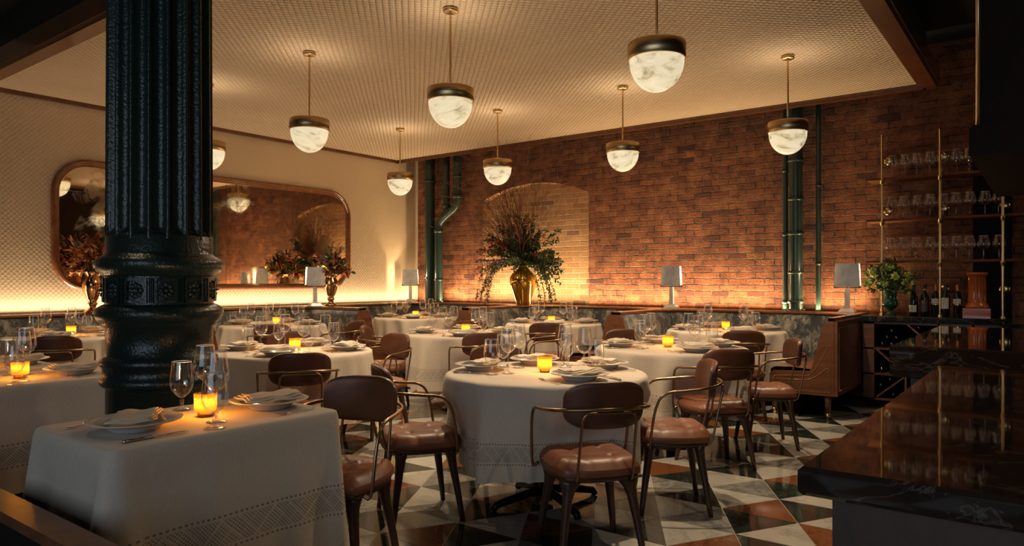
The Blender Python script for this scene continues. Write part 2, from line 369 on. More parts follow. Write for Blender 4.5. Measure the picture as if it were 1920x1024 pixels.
def fillet(pts, r, n=5):
    P = [Vector(p) for p in pts]; out = [P[0]]
    for i in range(1, len(P) - 1):
        a, b, c = P[i - 1], P[i], P[i + 1]
        d1, d2 = (a - b), (c - b); rr = min(r, d1.length * .48, d2.length * .48)
        p0 = b + d1.normalized() * rr; p2 = b + d2.normalized() * rr
        for k in range(n + 1):
            t = k / n; out.append(p0 * (1 - t) ** 2 + b * 2 * t * (1 - t) + p2 * t * t)
    out.append(P[-1]); return out
def smoothpts(pts, n=6):
    P = [Vector(p) for p in pts]; out = []
    Q = [P[0] * 2 - P[1]] + P + [P[-1] * 2 - P[-2]]
    for i in range(1, len(Q) - 2):
        for k in range(n):
            t = k / n; a, b, c, d = Q[i - 1], Q[i], Q[i + 1], Q[i + 2]
            out.append(0.5 * ((2 * b) + (c - a) * t + (2 * a - 5 * b + 4 * c - d) * t * t + (3 * b - a - 3 * c + d) * t ** 3))
    out.append(P[-1]); return out
def struct(mb, name, mats, **kw): return mb.build(name, mats, kind='structure', **kw)

# ------------------------------------------------------------------ room shell
def build_floor():
    a = 0.418; h = 0.3665; x00, y00 = -1.30, 3.61
    seq = {'odd': {}, 'even': {}}
    mb = MB(); g = 0.0018
    XR0, XR1, YR0, YR1 = -9.0, 4.8, -3.2, 9.0
    mb.add([(XR0, YR0, -.001), (XR1, YR0, -.001), (XR1, YR1, -.001), (XR0, YR1, -.001)], [(0, 1, 2, 3)], 4)
    mb.add([(XR0, YR0, -.1), (XR1, YR0, -.1), (XR1, YR1, -.1), (XR0, YR1, -.1)], [(3, 2, 1, 0)], 4)
    # 0 white 1 gray 2 green-black 3 rust ; period of six triangles
    S_odd = [1, 2, 0, 3, 2, 0]   # down at -1.93 = gray, up -1.72 black, down white, up rust, down black, up white
    S_even = [0, 1, 2, 0, 3, 2]  # down at -1.72 = white, up gray, down black, up white, down rust, up black
    for n in range(-19, 15):
        yb = y00 + n * h
        for k in range(-42, 34):
            # triangle k : centre x = -1.93 + k*a/2 on odd-type rows (n%2==1), -1.72 on even rows
            odd = (n % 2 != 0)
            cx = (-1.928 if odd else -1.719) + k * a / 2
            down = (k % 2 == 0)
            s = (S_odd if odd else S_even)[k % 6]
            if down: tri = [(cx, yb), (cx + a / 2, yb + h), (cx - a / 2, yb + h)]
            else: tri = [(cx - a / 2, yb), (cx + a / 2, yb), (cx, yb + h)]
            mx = sum(p[0] for p in tri) / 3; my = sum(p[1] for p in tri) / 3
            if not (XR0 - .2 < mx < XR1 + .2 and YR0 - .2 < my < YR1 + .2): continue
            k2 = 1 - g / 0.12 * 1.0
            mb.add([(mx + (p[0] - mx) * k2, my + (p[1] - my) * k2, 0.0) for p in tri], [(0, 1, 2)], s)
    struct(mb, 'floor', ['marble_white', 'marble_gray', 'marble_green', 'marble_rust', 'grout'])
build_floor()

AX0, AX1, AZS, AZC, AD = -7.22, -5.27, 2.565, 2.775, 0.13   # blind arch
def arch_z(x):
    c = (AX0 + AX1) / 2; w = (AX1 - AX0) / 2; r = (w * w + (AZC - AZS) ** 2) / (2 * (AZC - AZS))
    return AZC - r + sqrt(max(0, r * r - (x - c) ** 2))
def build_brick():
    mb = MB(); y = WY; x0, x1 = WX - .1, 4.7
    mb.add([(x0, y, 0), (AX0, y, 0), (AX0, y, ZU + .1), (x0, y, ZU + .1)], [(0, 1, 2, 3)])
    mb.add([(AX1, y, 0), (x1, y, 0), (x1, y, ZU + .1), (AX1, y, ZU + .1)], [(0, 1, 2, 3)])
    n = 24; xs = [AX0 + (AX1 - AX0) * i / n for i in range(n + 1)]
    for a, b in zip(xs, xs[1:]):
        mb.add([(a, y, arch_z(a)), (b, y, arch_z(b)), (b, y, ZU + .1), (a, y, ZU + .1)], [(0, 1, 2, 3)])
        mb.add([(a, y, arch_z(a)), (b, y, arch_z(b)), (b, y + AD, arch_z(b)), (a, y + AD, arch_z(a))], [(3, 2, 1, 0)], 1)
    mb.add([(AX0, y, 0), (AX0, y + AD, 0), (AX0, y + AD, AZS), (AX0, y, AZS)], [(3, 2, 1, 0)], 1)
    mb.add([(AX1, y, 0), (AX1, y + AD, 0), (AX1, y + AD, AZS), (AX1, y, AZS)], [(0, 1, 2, 3)], 1)
    mb.add([(AX0, y + AD, 0), (AX1, y + AD, 0), (AX1, y + AD, AZC), (AX0, y + AD, AZC)], [(0, 1, 2, 3)], 1)
    mb.box(x0, x1, y + AD + .01, y + AD + .1, 0, ZU + .1)
    struct(mb, 'wall_brick', ['brick', 'brick_tan'])
build_brick()
struct(MB().box(WX - .12, WX, -3.2, WY - .02, 0, ZU + .1), 'wall_mirror', 'wallpaper')
struct(MB().box(WX - .02, WX + .02, WY - .035, WY - .003, LZ, ZU), 'trim_1', simple('paper_edge', (0.6, 0.5, 0.38), 0.6))
struct(MB().box(4.6, 4.72, -3.2, WY + .2, 0, ZU + .1), 'wall_bar', 'darkwall')
struct(MB().box(WX - .1, 4.7, -3.2, -3.08, 0, ZU + .1), 'wall_rear', 'darkwall')
struct(MB().box(WX - .1, 4.7, -3.2, WY + .2, ZU, ZU + .1), 'ceiling', 'soffit')
CX1, CY0, CY1 = -1.02, 2.47, 8.26
mb = MB(); mb.box(WX, CX1, CY0, CY1, ZC, ZC + .02, 0); mb.box(WX, CX1, CY0, CY1, ZC + .021, ZU - .001, 1)
struct(mb, 'ceiling_panel', ['ceiling', 'soffit'])
def crown(name, p0, p1, w, d, out):
    """stepped crown along an edge: out = unit vector pointing off the panel"""
    mb = MB(); dx, dy = out
    for (a, b, z0, z1) in ((-w * .35, w, -d, 0.10), (-w * .75, w * .5, -d * .55, 0.05), (w, w * 1.25, -d * .35, 0.14)):
        xs = sorted([p0[0] + dx * a, p0[0] + dx * b]) if dx else sorted([p0[0], p1[0]])
        ys = sorted([p0[1] + dy * a, p0[1] + dy * b]) if dy else sorted([p0[1], p1[1]])
        mb.box(xs[0], xs[1], ys[0], ys[1], ZC + z0, ZC + z1)
    struct(mb, name, 'crown')
crown('trim_2', (CX1, CY0 - .06), (CX1, CY1 + .06), 0.09, 0.05, (1, 0))
crown('trim_3', (WX, CY0), (CX1, CY0), 0.09, 0.05, (0, -1))
crown('trim_4', (WX, CY1), (CX1, CY1), 0.035, 0.05, (0, 1))
struct(MB().box(WX, WX + .05, CY0, CY1, ZC - .045, ZC), 'trim_5', 'crown')
struct(MB().box(WX + .002, WX + .035, -3.0, CY0 - .1, ZC - .045, ZC), 'trim_6', 'crown')

# ------------------------------------------------------------------ booths
def offs_path(pts, offs, rad, n=9):
    """rounded inward offset of an open orthogonal path (inward = right-hand side)"""
    segs = []
    for i in range(len(pts) - 1):
        a, b = Vector(pts[i]), Vector(pts[i + 1]); d = (b - a).normalized(); nr = Vector((d.y, -d.x))
        segs.append((a + nr * offs[i], b + nr * offs[i], d))
    P = [segs[0][0]]
    for i in range(len(segs) - 1):
        a1, b1, d1 = segs[i]; a2, b2, d2 = segs[i + 1]
        c = Vector((b1.x if abs(d1.x) < .5 else a2.x, a2.y if abs(d1.x) < .5 else b1.y))
        if abs(d1.x) > .5: c = Vector((a2.x, b1.y))
        else: c = Vector((b1.x, a2.y))
        r = max(rad, 1e-4); p0 = c - d1 * r; ctr = p0 + Vector((d1.y, -d1.x)) * r
        a0 = atan2((p0 - ctr).y, (p0 - ctr).x)
        for k in range(n + 1):
            t = a0 - (pi / 2) * k / n; P.append(ctr + Vector((cos(t), sin(t))) * r)
    P.append(segs[-1][1]); return [(p.x, p.y) for p in P]
def densify(paths):
    return paths
PT, WL = 0.055, 0.27
BACK_D, SEAT_D = 0.13, 0.40
def booth(pts, label, wall_ix, base_label=None, ends=(True, True)):
    ns = len(pts) - 1
    w = [WL if i in wall_ix else PT for i in range(ns)]
    A = offs_path(pts, [0.0] * ns, 0.0)
    B = offs_path(pts, w, 0.50)
    C = offs_path(pts, [x + BACK_D for x in w], 0.36)
    D = offs_path(pts, [x + BACK_D + SEAT_D for x in w], 0.16)
    root = empty('booth_banquette', (pts[0][0], pts[0][1], 0), 0, label, 'banquette', 'banquette booths along the walls')
    ox, oy = pts[0]
    def q(path, z): return [(x - ox, y - oy, z) for x, y in path]
    def lerp(P, Q_, t): return [(a[0] + (b[0] - a[0]) * t, a[1] + (b[1] - a[1]) * t) for a, b in zip(P, Q_)]
    # back cushion : rounded top, sloping face
    mb = MB(); A1 = lerp(A, B, .25)
    mb.loft([q(A1, 0.30), q(A1, LZ - .032), q(lerp(B, C, -.05), LZ - .032), q(lerp(B, C, .22), LZ - .05), q(lerp(B, C, .42), LZ - .10), q(lerp(B, C, .66), 0.72), q(lerp(B, C, .9), 0.55), q(C, 0.47), q(C, 0.40)], closed=False, cap=False)
    mb.build('backrest', 'velvet', root)
    mb = MB()
    mb.loft([q(C, 0.395), q(C, 0.462), q(lerp(C, D, .5), 0.475), q(lerp(C, D, .9), 0.468), q(lerp(C, D, 1.0), 0.445), q(lerp(C, D, 1.0), 0.40), q(lerp(C, D, .93), 0.395)], closed=False, cap=False)
    mb.build('seat', 'bench_leather', root)
    mb = MB(); E = lerp(C, D, .93); F = lerp(C, D, .75)
    mb.loft([q(A1, 0.40), q(E, 0.398), q(E, 0.225), q(F, 0.22), q(A1, 0.22)], closed=False, cap=False, smooth=False)
    mb.build('seat_base', 'walnut', root)
    mb = MB(); G = lerp(C, D, .35)
    mb.loft([q(A1, 0.22), q(G, 0.22), q(G, 0.0)], closed=False, cap=False, smooth=False)
    mb.build('plinth', 'plinth', root)
    # ledge
    mb = MB(); B2 = lerp(A, B, 1.10); B3 = lerp(A, B, 1.03)
    mb.loft([q(A, LZ - .03), q(A, LZ), q(B3, LZ), q(B2, LZ - .008), q(B2, LZ - .024), q(B3, LZ - .032), q(A, LZ - .03)], closed=False, cap=False, smooth=False)
    mb.build('ledge', 'walnut_h', root)
    # wooden end caps with brass inlay
    for e, (i, sgn) in enumerate(((0, -1), (ns - 1, 1))):
        if not ends[e]: continue
        a, b = Vector(pts[i]), Vector(pts[i + 1]); d = (b - a).normalized(); nr = Vector((d.y, -d.x))
        tip = a if i == 0 else b; out = d * sgn
        o = w[i]; prof = [(0.0, 0.225), (0.0, LZ - .033), (o + .01, LZ - .033), (o + .05, LZ - .08), (o + BACK_D + .005, 0.50)]
        for k in range(6):
            t = pi / 2 * k / 5; prof.append((o + BACK_D + .06 - .055 * cos(t), 0.50 - .055 * sin(t)))
        prof += [(o + BACK_D + SEAT_D - .03, 0.43), (o + BACK_D + SEAT_D + .005, 0.40), (o + BACK_D + SEAT_D + .005, 0.225)]
        def W(u, z, t): p = tip + nr * u + out * t; return (p.x - ox, p.y - oy, z)
        mb = MB(); m = len(prof)
        mb.add([W(u, z, -.005) for u, z in prof] + [W(u, z, .028) for u, z in prof],
               [tuple(range(m)), tuple(range(m, 2 * m))] + [(k, (k + 1) % m, m + (k + 1) % m, m + k) for k in range(m)])
        ep = mb.build('end_panel', 'walnut', root)
        s = 0.028; ed_ = o + BACK_D + SEAT_D - .03
        for ins in ([(s, 0.255), (s, 0.70), (s + .012, 0.70), (o + BACK_D - .022, 0.475), (o + BACK_D + .03, 0.405), (ed_, 0.385), (ed_, 0.255), (s, 0.255)],
                    [(s + .02, 0.285), (s + .02, 0.50), (o + BACK_D - .03, 0.40), (o + BACK_D + .05, 0.365), (ed_ - .02, 0.35)]):
            MB().tube([W(p[0], p[1], .029) for p in fillet([(u, z, 0) for u, z in ins], .04, 4)], 0.002, 5).build('brass_inlay', 'inlay', ep)
    return root
XP1, XP2, XP3 = -1.62, -3.88, -6.05
YP1, YP2 = 6.15, 3.95
b4 = booth([(XP2, 7.02), (XP2, 8.73), (XP1, 8.73), (XP1, 7.10)], 'marbled velvet booth under the drainpipe beside the wine rack', (1,))
booth([(XP3, 6.97), (XP3, 8.73), (XP2, 8.73), (XP2, 7.02)], 'marbled velvet booth under the blind arch and the gold vase', (1,))
booth([(-7.08, YP1), (WX + .02, YP1), (WX + .02, 8.73), (XP3, 8.73), (XP3, 6.97)], 'velvet corner booth where the mirror wall meets the brick wall', (1, 2))
booth([(-7.05, YP2), (WX + .02, YP2), (WX + .02, YP1), (-7.08, YP1)], 'velvet booth under the long mirror, between column and corner booth', (1,))
booth([(-7.05, 1.75), (WX + .02, 1.75), (WX + .02, YP2), (-7.05, YP2)], 'velvet booth below the copper vase beside the column', (1,))
# side of the end booth facing the bar, with brass outline and foot
ox, oy = XP2, 7.02
mb = MB().box(XP1 + .001 - ox, XP1 + .03 - ox, 7.075 - oy, 8.12 - oy, 0.225, LZ - .033)
sp_ = mb.build('side_panel', 'walnut', b4)
pts = [(XP1 + .031 - ox, y - oy, z) for y, z in ((7.13, .27), (7.13, .86), (8.05, .86), (8.05, .27), (7.13, .27))]
MB().tube(pts, 0.003, 5).build('brass_inlay', 'inlay', sp_)
for (x, y) in ((XP1 - .07, 7.15), (XP1 - .56, 7.15)):
    MB().lathe([(0.024, 0.05), (0.036, 0.23)], 14, (x - ox, y - oy, 0), cap=True).build('leg', 'walnut', b4)
    MB().lathe([(0.021, 0.0), (0.025, 0.055)], 14, (x - ox, y - oy, 0), cap=True).build('brass_foot', 'brass', b4)

# ------------------------------------------------------------------ column
def build_column():
    cx, cy = -3.55, 1.775
    root = empty('cast_iron_column', (cx, cy, 0), 0, 'dark green fluted cast iron column standing between the small tables', 'column')
    R = 0.242
    prof = [(0.0, 0), (.31, 0), (.31, .12), (.285, .16), (R, .2), (R, .785), (R + .012, .79), (R + .024, .80), (R + .028, .815), (R + .022, .832), (R + .014, .838), (R + .014, .885), (R + .022, .89), (R + .027, .905), (R + .024, .92), (R + .010, .932), (R, .94),
            (R, 1.075), (R + .012, 1.08), (R + .016, 1.095), (R + .028, 1.105), (R + .046, 1.125), (R + .052, 1.145), (R + .046, 1.162), (R + .03, 1.175), (R + .018, 1.182), (R + .004, 1.188)]
    MB().lathe(prof, 64).build('pedestal_drum', 'column', root)
    band = MB().lathe([(R + .004, 1.186), (R + .004, 1.325)], 64).build('ornament_band', 'column', root)
    for k in range(12):
        a = 2 * pi * (k + .3) / 12; mb = MB()
        def W(u, t, z): return ((R + .004 + t) * cos(a + u / R), (R + .004 + t) * sin(a + u / R), z)
        h = .058; wd = .047; zc = 1.256
        for (u0, u1, z0, z1) in ((-wd, wd, h - .012, h), (-wd, wd, -h, -h + .012), (-wd, -wd + .01, -h, h), (wd - .01, wd, -h, h)):
            vs = [W(u, t, zc + z) for t in (-.004, .012) for u, z in ((u0, z0), (u1, z0), (u1, z1), (u0, z1))]
            mb.add(vs, [(4, 5, 6, 7), (0, 1, 5, 4), (1, 2, 6, 5), (2, 3, 7, 6), (3, 0, 4, 7)])
        # rosette petals
        for j in range(8):
            q = 2 * pi * j / 8; n = 6
            cu, cz = .022 * cos(q), .026 * sin(q); vs = [W(cu, .02, zc + cz)] + [W(cu + .012 * cos(2 * pi * i / n), .002, zc + cz + .014 * sin(2 * pi * i / n)) for i in range(n)]
            mb.add(vs, [(0, 1 + i, 1 + (i + 1) % n) for i in range(n)], 0, True)
        vs = [W(0, .032, zc)] + [W(.012 * cos(2 * pi * i / 8), .004, zc + .012 * sin(2 * pi * i / 8)) for i in range(8)]
        mb.add(vs, [(0, 1 + i, 1 + (i + 1) % 8) for i in range(8)], 0, True)
        # little fluted strip between panels
        for du in (.058, .066, .074):
            vs = [W(du - .003, 0, zc - h), W(du + .003, 0, zc - h), W(du + .003, 0, zc + h), W(du - .003, 0, zc + h), W(du, .008, zc - h), W(du, .008, zc + h)]
            mb.add(vs, [(0, 4, 5, 3), (4, 1, 2, 5)])
        mb.build('rosette_panel', 'column', band)
    prof = [(R + .002, 1.322), (R + .018, 1.328), (R + .022, 1.338), (R + .034, 1.345), (R + .048, 1.365), (R + .052, 1.382), (R + .046, 1.40), (R + .028, 1.415), (R + .008, 1.425), (R, 1.44), (R, 1.515), (R - .006, 1.522), (R - .02, 1.53)]
    MB().lathe(prof, 64).build('torus_moulding', 'column', root)
    nf = 18
    def rad(r, z, a):
        t = (a * nf / (2 * pi)) % 1.0
        if t < .16: d = 0
        else:
            u = (t - .16) / .84 * 2 - 1; d = .036 * sqrt(max(0, 1 - u * u))
        return r - d * min(1, max(0, (z - 1.50) / .05))
    prof = [(R, 1.50), (R, 1.525), (R, 1.55)] + [(R - .010 * (z - 1.55) / 2.3, z) for z in (1.56, 2.2, 2.9, 3.6, ZU - .002)]
    MB().lathe(prof, nf * 16, rad=rad, smooth=True).build('fluted_shaft', 'column', root)
build_column()

# ------------------------------------------------------------------ pendants
def pendant_proto():
    r = empty('pendant_lamp', (0, 0, 0), 0, 'x', 'pendant lamp')
    # origin at the ceiling; z down
    MB().lathe([(0, -.03), (.05, -.03), (.055, -.026), (.055, -.006), (.05, 0), (0, 0)], 28).build('ceiling_canopy', 'brass_drum', r)
    MB().lathe([(.0085, -.03), (.0085, -.59)], 10).build('rod', 'brass', r)
    mb = MB(); mb.lathe([(0, -.565), (.058, -.565), (.062, -.57), (.062, -.592)], 32)
    mb.lathe([(.0, -.588), (.165, -.588), (.170, -.594), (.170, -.68), (.166, -.684), (.155, -.684)], 56)
    mb.build('brass_drum', 'brass_drum', r)
    prof = [(.160, -.675)]
    for k in range(13):
        a = pi / 2 * k / 12; prof.append((.160 * cos(a), -.69 - .185 * sin(a)))
    MB().lathe(prof, 48).build('alabaster_bowl', 'alabaster', r)
    return r
PEN = pendant_proto()
PX = {(-1.87, 3.88): 'alabaster pendant lamp hanging nearest the bar in the front row',
      (-3.51, 3.88): 'alabaster pendant lamp with brass drum, second from the bar in the front row',
      (-5.16, 3.88): 'alabaster pendant lamp with brass drum, third from the bar in the front row',
      (-6.80, 3.88): 'alabaster pendant lamp half hidden behind the green column',
      (-1.87, 6.50): 'alabaster pendant lamp hanging before the upright green pipes',
      (-3.51, 6.50): 'alabaster pendant lamp in the back row, above the booth partition',
      (-5.16, 6.52): 'alabaster pendant lamp in front of the arch and the tall twigs',
      (-6.80, 6.54): 'alabaster pendant lamp hanging in the far corner of the room'}
lights = []
def lamp(kind, name, loc, energy, col, size=0.05, rot=None, **kw):
    d = bpy.data.lights.new(name, kind); d.energy = energy; d.color = col
    if kind in ('POINT', 'SPOT'): d.shadow_soft_size = size
    for k, v in kw.items(): setattr(d, k, v)
    o = bpy.data.objects.new(name, d); COL.objects.link(o); o.location = loc
    if rot: o.rotation_euler = rot
    return o
WARM = (1.0, 0.74, 0.45); AMB = (1.0, 0.60, 0.26); SOFT = (1.0, 0.76, 0.49)
for (x, y), lb in PX.items():
    lb = lb.replace('nearest', 'next to')
    place(PEN, (x, y, ZC), random.uniform(0, 6), lb, 'alabaster pendant lamps')
    lamp('SPOT', 'pendant_downlight', (x, y, ZC - .885), 85, SOFT, 0.03, spot_size=radians(150), spot_blend=1.0)
    lamp('SPOT', 'added_uplight', (x, y, ZC - .55), 9, SOFT, 0.05, (pi, 0, 0), spot_size=radians(165), spot_blend=1.0)  # upward spot added above the closed drum to brighten the ceiling

# ------------------------------------------------------------------ long mirror
def rrect(y0, y1, z0, z1, r, n=8):
    P = []
    for cy, cz, a0 in ((y1 - r, z1 - r, 0), (y0 + r, z1 - r, pi / 2), (y0 + r, z0 + r, pi), (y1 - r, z0 + r, 3 * pi / 2)):
        for k in range(n + 1):
            a = a0 + pi / 2 * k / n; P.append((cy + r * cos(a), cz + r * sin(a)))
    return P
def build_mirror():
    root = empty('long_wall_mirror', (WX, 5.2, 1.9), 0, 'long antique mirror with rounded walnut frame above the banquette', 'mirror')
    y0, y1, z0, z1 = 3.14, 7.27, 1.185, 2.665
    steps = [(0, 0.0), (0, .03), (.012, .042), (.03, .046), (.036, .036), (.05, .036), (.056, .024), (.078, .022), (.078, .008)]
    rings = [[(0.001 + t, y - 5.2, z - 1.9) for y, z in rrect(y0 + i, y1 - i, z0 + i, z1 - i, .38 - i)] for i, t in steps]
    MB().loft(rings, cap=False, smooth=False).build('mirror_frame', 'walnut_h', root)
    i = .07; mb = MB(); ring = rrect(y0 + i, y1 - i, z0 + i, z1 - i, .38 - i, 10)
    ycut = [3.0, 4.17, 5.2, 6.23, 7.5]
    # clip the rounded rectangle into panes
    def clip(poly, ax, lim, keep_less):
        out = []
        for a, b in zip(poly, poly[1:] + poly[:1]):
            ia = (a[ax] <= lim) == keep_less; ib = (b[ax] <= lim) == keep_less
            if ia: out.append(a)
            if ia != ib:
                t = (lim - a[ax]) / (b[ax] - a[ax]); out.append(tuple(a[k] + (b[k] - a[k]) * t for k in (0, 1)))
        return out
    for a, b in zip(ycut, ycut[1:]):
        for c, d in ((1.0, 2.30), (2.30, 3.0)):
            p = clip(clip(clip(clip(ring, 0, a + .002, False), 0, b - .002, True), 1, c + .002, False), 1, d - .002, True)
            if len(p) > 2: mb.add([(.012, y - 5.2, z - 1.9) for y, z in p], [tuple(range(len(p)))])
    mb.build('mirror_panes', 'mirror', root)
    MB().add([(.0085, y - 5.2, z - 1.9) for y, z in ring], [tuple(range(len(ring)))]).build('backing', simple('seam', (0.5, 0.4, 0.28), 0.3, 0.6), root)
build_mirror()

# ------------------------------------------------------------------ chair
def chair_proto():
    r = empty('dining_armchair', (0, 0, 0), 0, 'x', 'chair')
    # seat cushion, faces +y
    n = 22; mb = MB(); top = []; 
    def sq(u, v):  # square -> rounded square
        k = 0.28
        return u * sqrt(1 - k * v * v), v * sqrt(1 - k * u * u)
    def S(u, v, z):
        a, b = sq(u, v); return (a * (.255 - .018 * (-b * .5 + .5)), b * .245, z)
    vs = []
    for j in range(n + 1):
        for i in range(n + 1):
            u, v = -1 + 2 * i / n, -1 + 2 * j / n
            e = max(abs(u), abs(v)); z = .478 - .042 * max(0, (e - .72) / .28) ** 2.2
            for bu in (-.36, .36):
                for bv in (-.36, .36): z -= .015 * exp(-((u - bu) ** 2 + (v - bv) ** 2) / .012)
            for g in (-.36, .36):
                z -= .005 * exp(-((u - g) / .035) ** 2) * (abs(v) < .95) + .005 * exp(-((v - g) / .035) ** 2) * (abs(u) < .95)
            vs.append(S(u, v, z))
    fs = [(j * (n + 1) + i, j * (n + 1) + i + 1, (j + 1) * (n + 1) + i + 1, (j + 1) * (n + 1) + i) for j in range(n) for i in range(n)]
    mb.add(vs, fs, 0, True)
    rim = [(u, -1) for u in [-1 + 2 * i / n for i in range(n)]] + [(1, v) for v in [-1 + 2 * i / n for i in range(n)]] + [(-u, 1) for u in [-1 + 2 * i / n for i in range(n)]] + [(-1, -v) for v in [-1 + 2 * i / n for i in range(n)]]
    def ring(k, z): return [(S(u, v, z)[0] * k, S(u, v, z)[1] * k, z) for u, v in rim]
    mb.loft([ring(1.0, .436), ring(1.018, .424), ring(1.012, .408), ring(.99, .402)], cap=False)
    mb.build('seat', 'leather', r)
    MB().loft([ring(.94, .404), ring(.97, .400), ring(.97, .386), ring(.92, .376)]).build('seat_frame', 'legwood', r)
    # legs
    for sx in (-1, 1):
        for sy in (-1, 1):
            rings = []
            for (z, cx, cy, a, b) in ((.385, .150, .150, .070, .040), (.362, .158, .155, .056, .036), (.335, .168, .160, .038, .030), (.29, .178, .167, .0275, .026), (.18, .197, .187, .0225, .022), (.06, .216, .207, .018, .018), (0, .224, .216, .0155, .0155)):
                ring_ = []
                for k in range(10):
                    t = 2 * pi * k / 10
                    ring_.append((sx * cx + a * cos(t), sy * cy + b * sin(t), z))
                rings.append(ring_)
            MB().loft(rings[::-1]).build('leg', 'legwood', r)
    # backrest
    m = 18; mb = MB()
    def Bk(u, v, t):
        a, b = u * sqrt(1 - .30 * v * v * v * v), v * sqrt(1 - .34 * u * u * u * u)
        x = a * .212; y = -.262 + 1.15 * x * x + t; z = .736 + b * .106
        y -= .10 * (z - .62); return (x, y, z)
    for side, base in ((1, .021), (-1, -.021)):
        vs = []
        for j in range(m + 1):
            for i in range(m + 1):
                u, v = -1 + 2 * i / m, -1 + 2 * j / m; e = max(abs(u), abs(v))
                vs.append(Bk(u, v, base * (1 - .35 * max(0, (e - .8) / .2) ** 2)))
        fs = [(j * (m + 1) + i, j * (m + 1) + i + 1, (j + 1) * (m + 1) + i + 1, (j + 1) * (m + 1) + i) for j in range(m) for i in range(m)]
        if side > 0: fs = [f[::-1] for f in fs]
        mb.add(vs, fs, 0, True)
    rim = [(-1 + 2 * i / m, -1) for i in range(m)] + [(1, -1 + 2 * i / m) for i in range(m)] + [(1 - 2 * i / m, 1) for i in range(m)] + [(-1, 1 - 2 * i / m) for i in range(m)]
    mb.loft([[Bk(u * k, v * k, t) for u, v in rim] for k, t in ((1, .0137), (1.022, .006), (1.022, -.006), (1, -.0137))], cap=False)
    mb.build('backrest', 'leather_back', r)
    # tubes
    P = [(-.235, .175, .395), (-.272, .17, .40), (-.285, .135, .60), (-.288, .075, .682), (-.285, -.05, .70), (-.262, -.19, .713), (-.17, -.284, .722), (0, -.328, .727), (.17, -.284, .722), (.262, -.19, .713), (.285, -.05, .70), (.288, .075, .682), (.285, .135, .60), (.272, .17, .40), (.235, .175, .395)]
    MB().tube(smoothpts(P, 5), .0088, 8).build('arm_rail', 'bronze', r)
    P = [(-.145, -.13, .375), (-.15, -.235, .376), (-.142, -.315, .710), (.142, -.315, .710), (.15, -.235, .376), (.145, -.13, .375)]
    MB().tube(fillet(P, .045, 6), .0078, 8).build('back_support', 'bronze', r)
    for o in r.children:
        for v in o.data.vertices: v.co.x *= .90; v.co.y *= .88
    return r
CH = chair_proto()
def chair_at(tc, ang, dist, label, group='leather armchairs around the tables', twist=0):
    a = radians(ang); x, y = tc[0] + dist * cos(a), tc[1] + dist * sin(a)
    place(CH, (x, y, 0), a + pi / 2 + radians(twist), label, group)

# ------------------------------------------------------------------ tables
T = {'T1': (-2.37, 3.45, .585), 'T2': (-2.45, 5.35, .60), 'T3': (-2.84, 7.60, .62), 'T4': (-5.03, 7.50, .60), 'T5': (-4.80, 5.50, .595),
     'T6': (-7.50, 7.52, .60), 'T7': (-4.66, 3.35, .60), 'T8': (-7.58, 5.17, .62), 'T10': (-7.66, 2.98, .60)}
TN = {'T1': 'the frontmost round table', 'T2': 'the second table along the bar', 'T3': 'the booth table beside the wine rack',
      'T4': 'the booth table below the arch', 'T5': 'the mid-room round table', 'T6': 'the corner booth table',
      'T7': 'the round table beside the column', 'T8': 'the booth table below the mirror', 'T10': 'the booth table below the copper vase',
      'F': 'the small table before the column', 'LA': 'the small table behind the column', 'LB': 'the small table nearer the mirrors'}
def bench_at(x, y):
    """true where a banquette seat lies under the point"""
    s = PT + BACK_D + SEAT_D; w = WL + BACK_D + SEAT_D
    if y > 8.73 - w or (x < WX + .02 + w and y > 1.7): return True
    if x < -7.0 and (abs(y - YP1) < s or abs(y - YP2) < s or abs(y - 1.75) < s): return True
    if y > 6.95 and (abs(x - XP1) < s or abs(x - XP2) < s or abs(x - XP3) < s): return True
    return False
PRESS = {'T1': ((-39, .74), (-128, .74), (34, .72), (146, .76)), 'T2': ((-41, .72), (32, .74), (140, .8)), 'T5': ((-38, .76), (40, .78), (127, .75), (217, .78)), 'T7': ((-33, .76), (84, .78), (146, .8))}
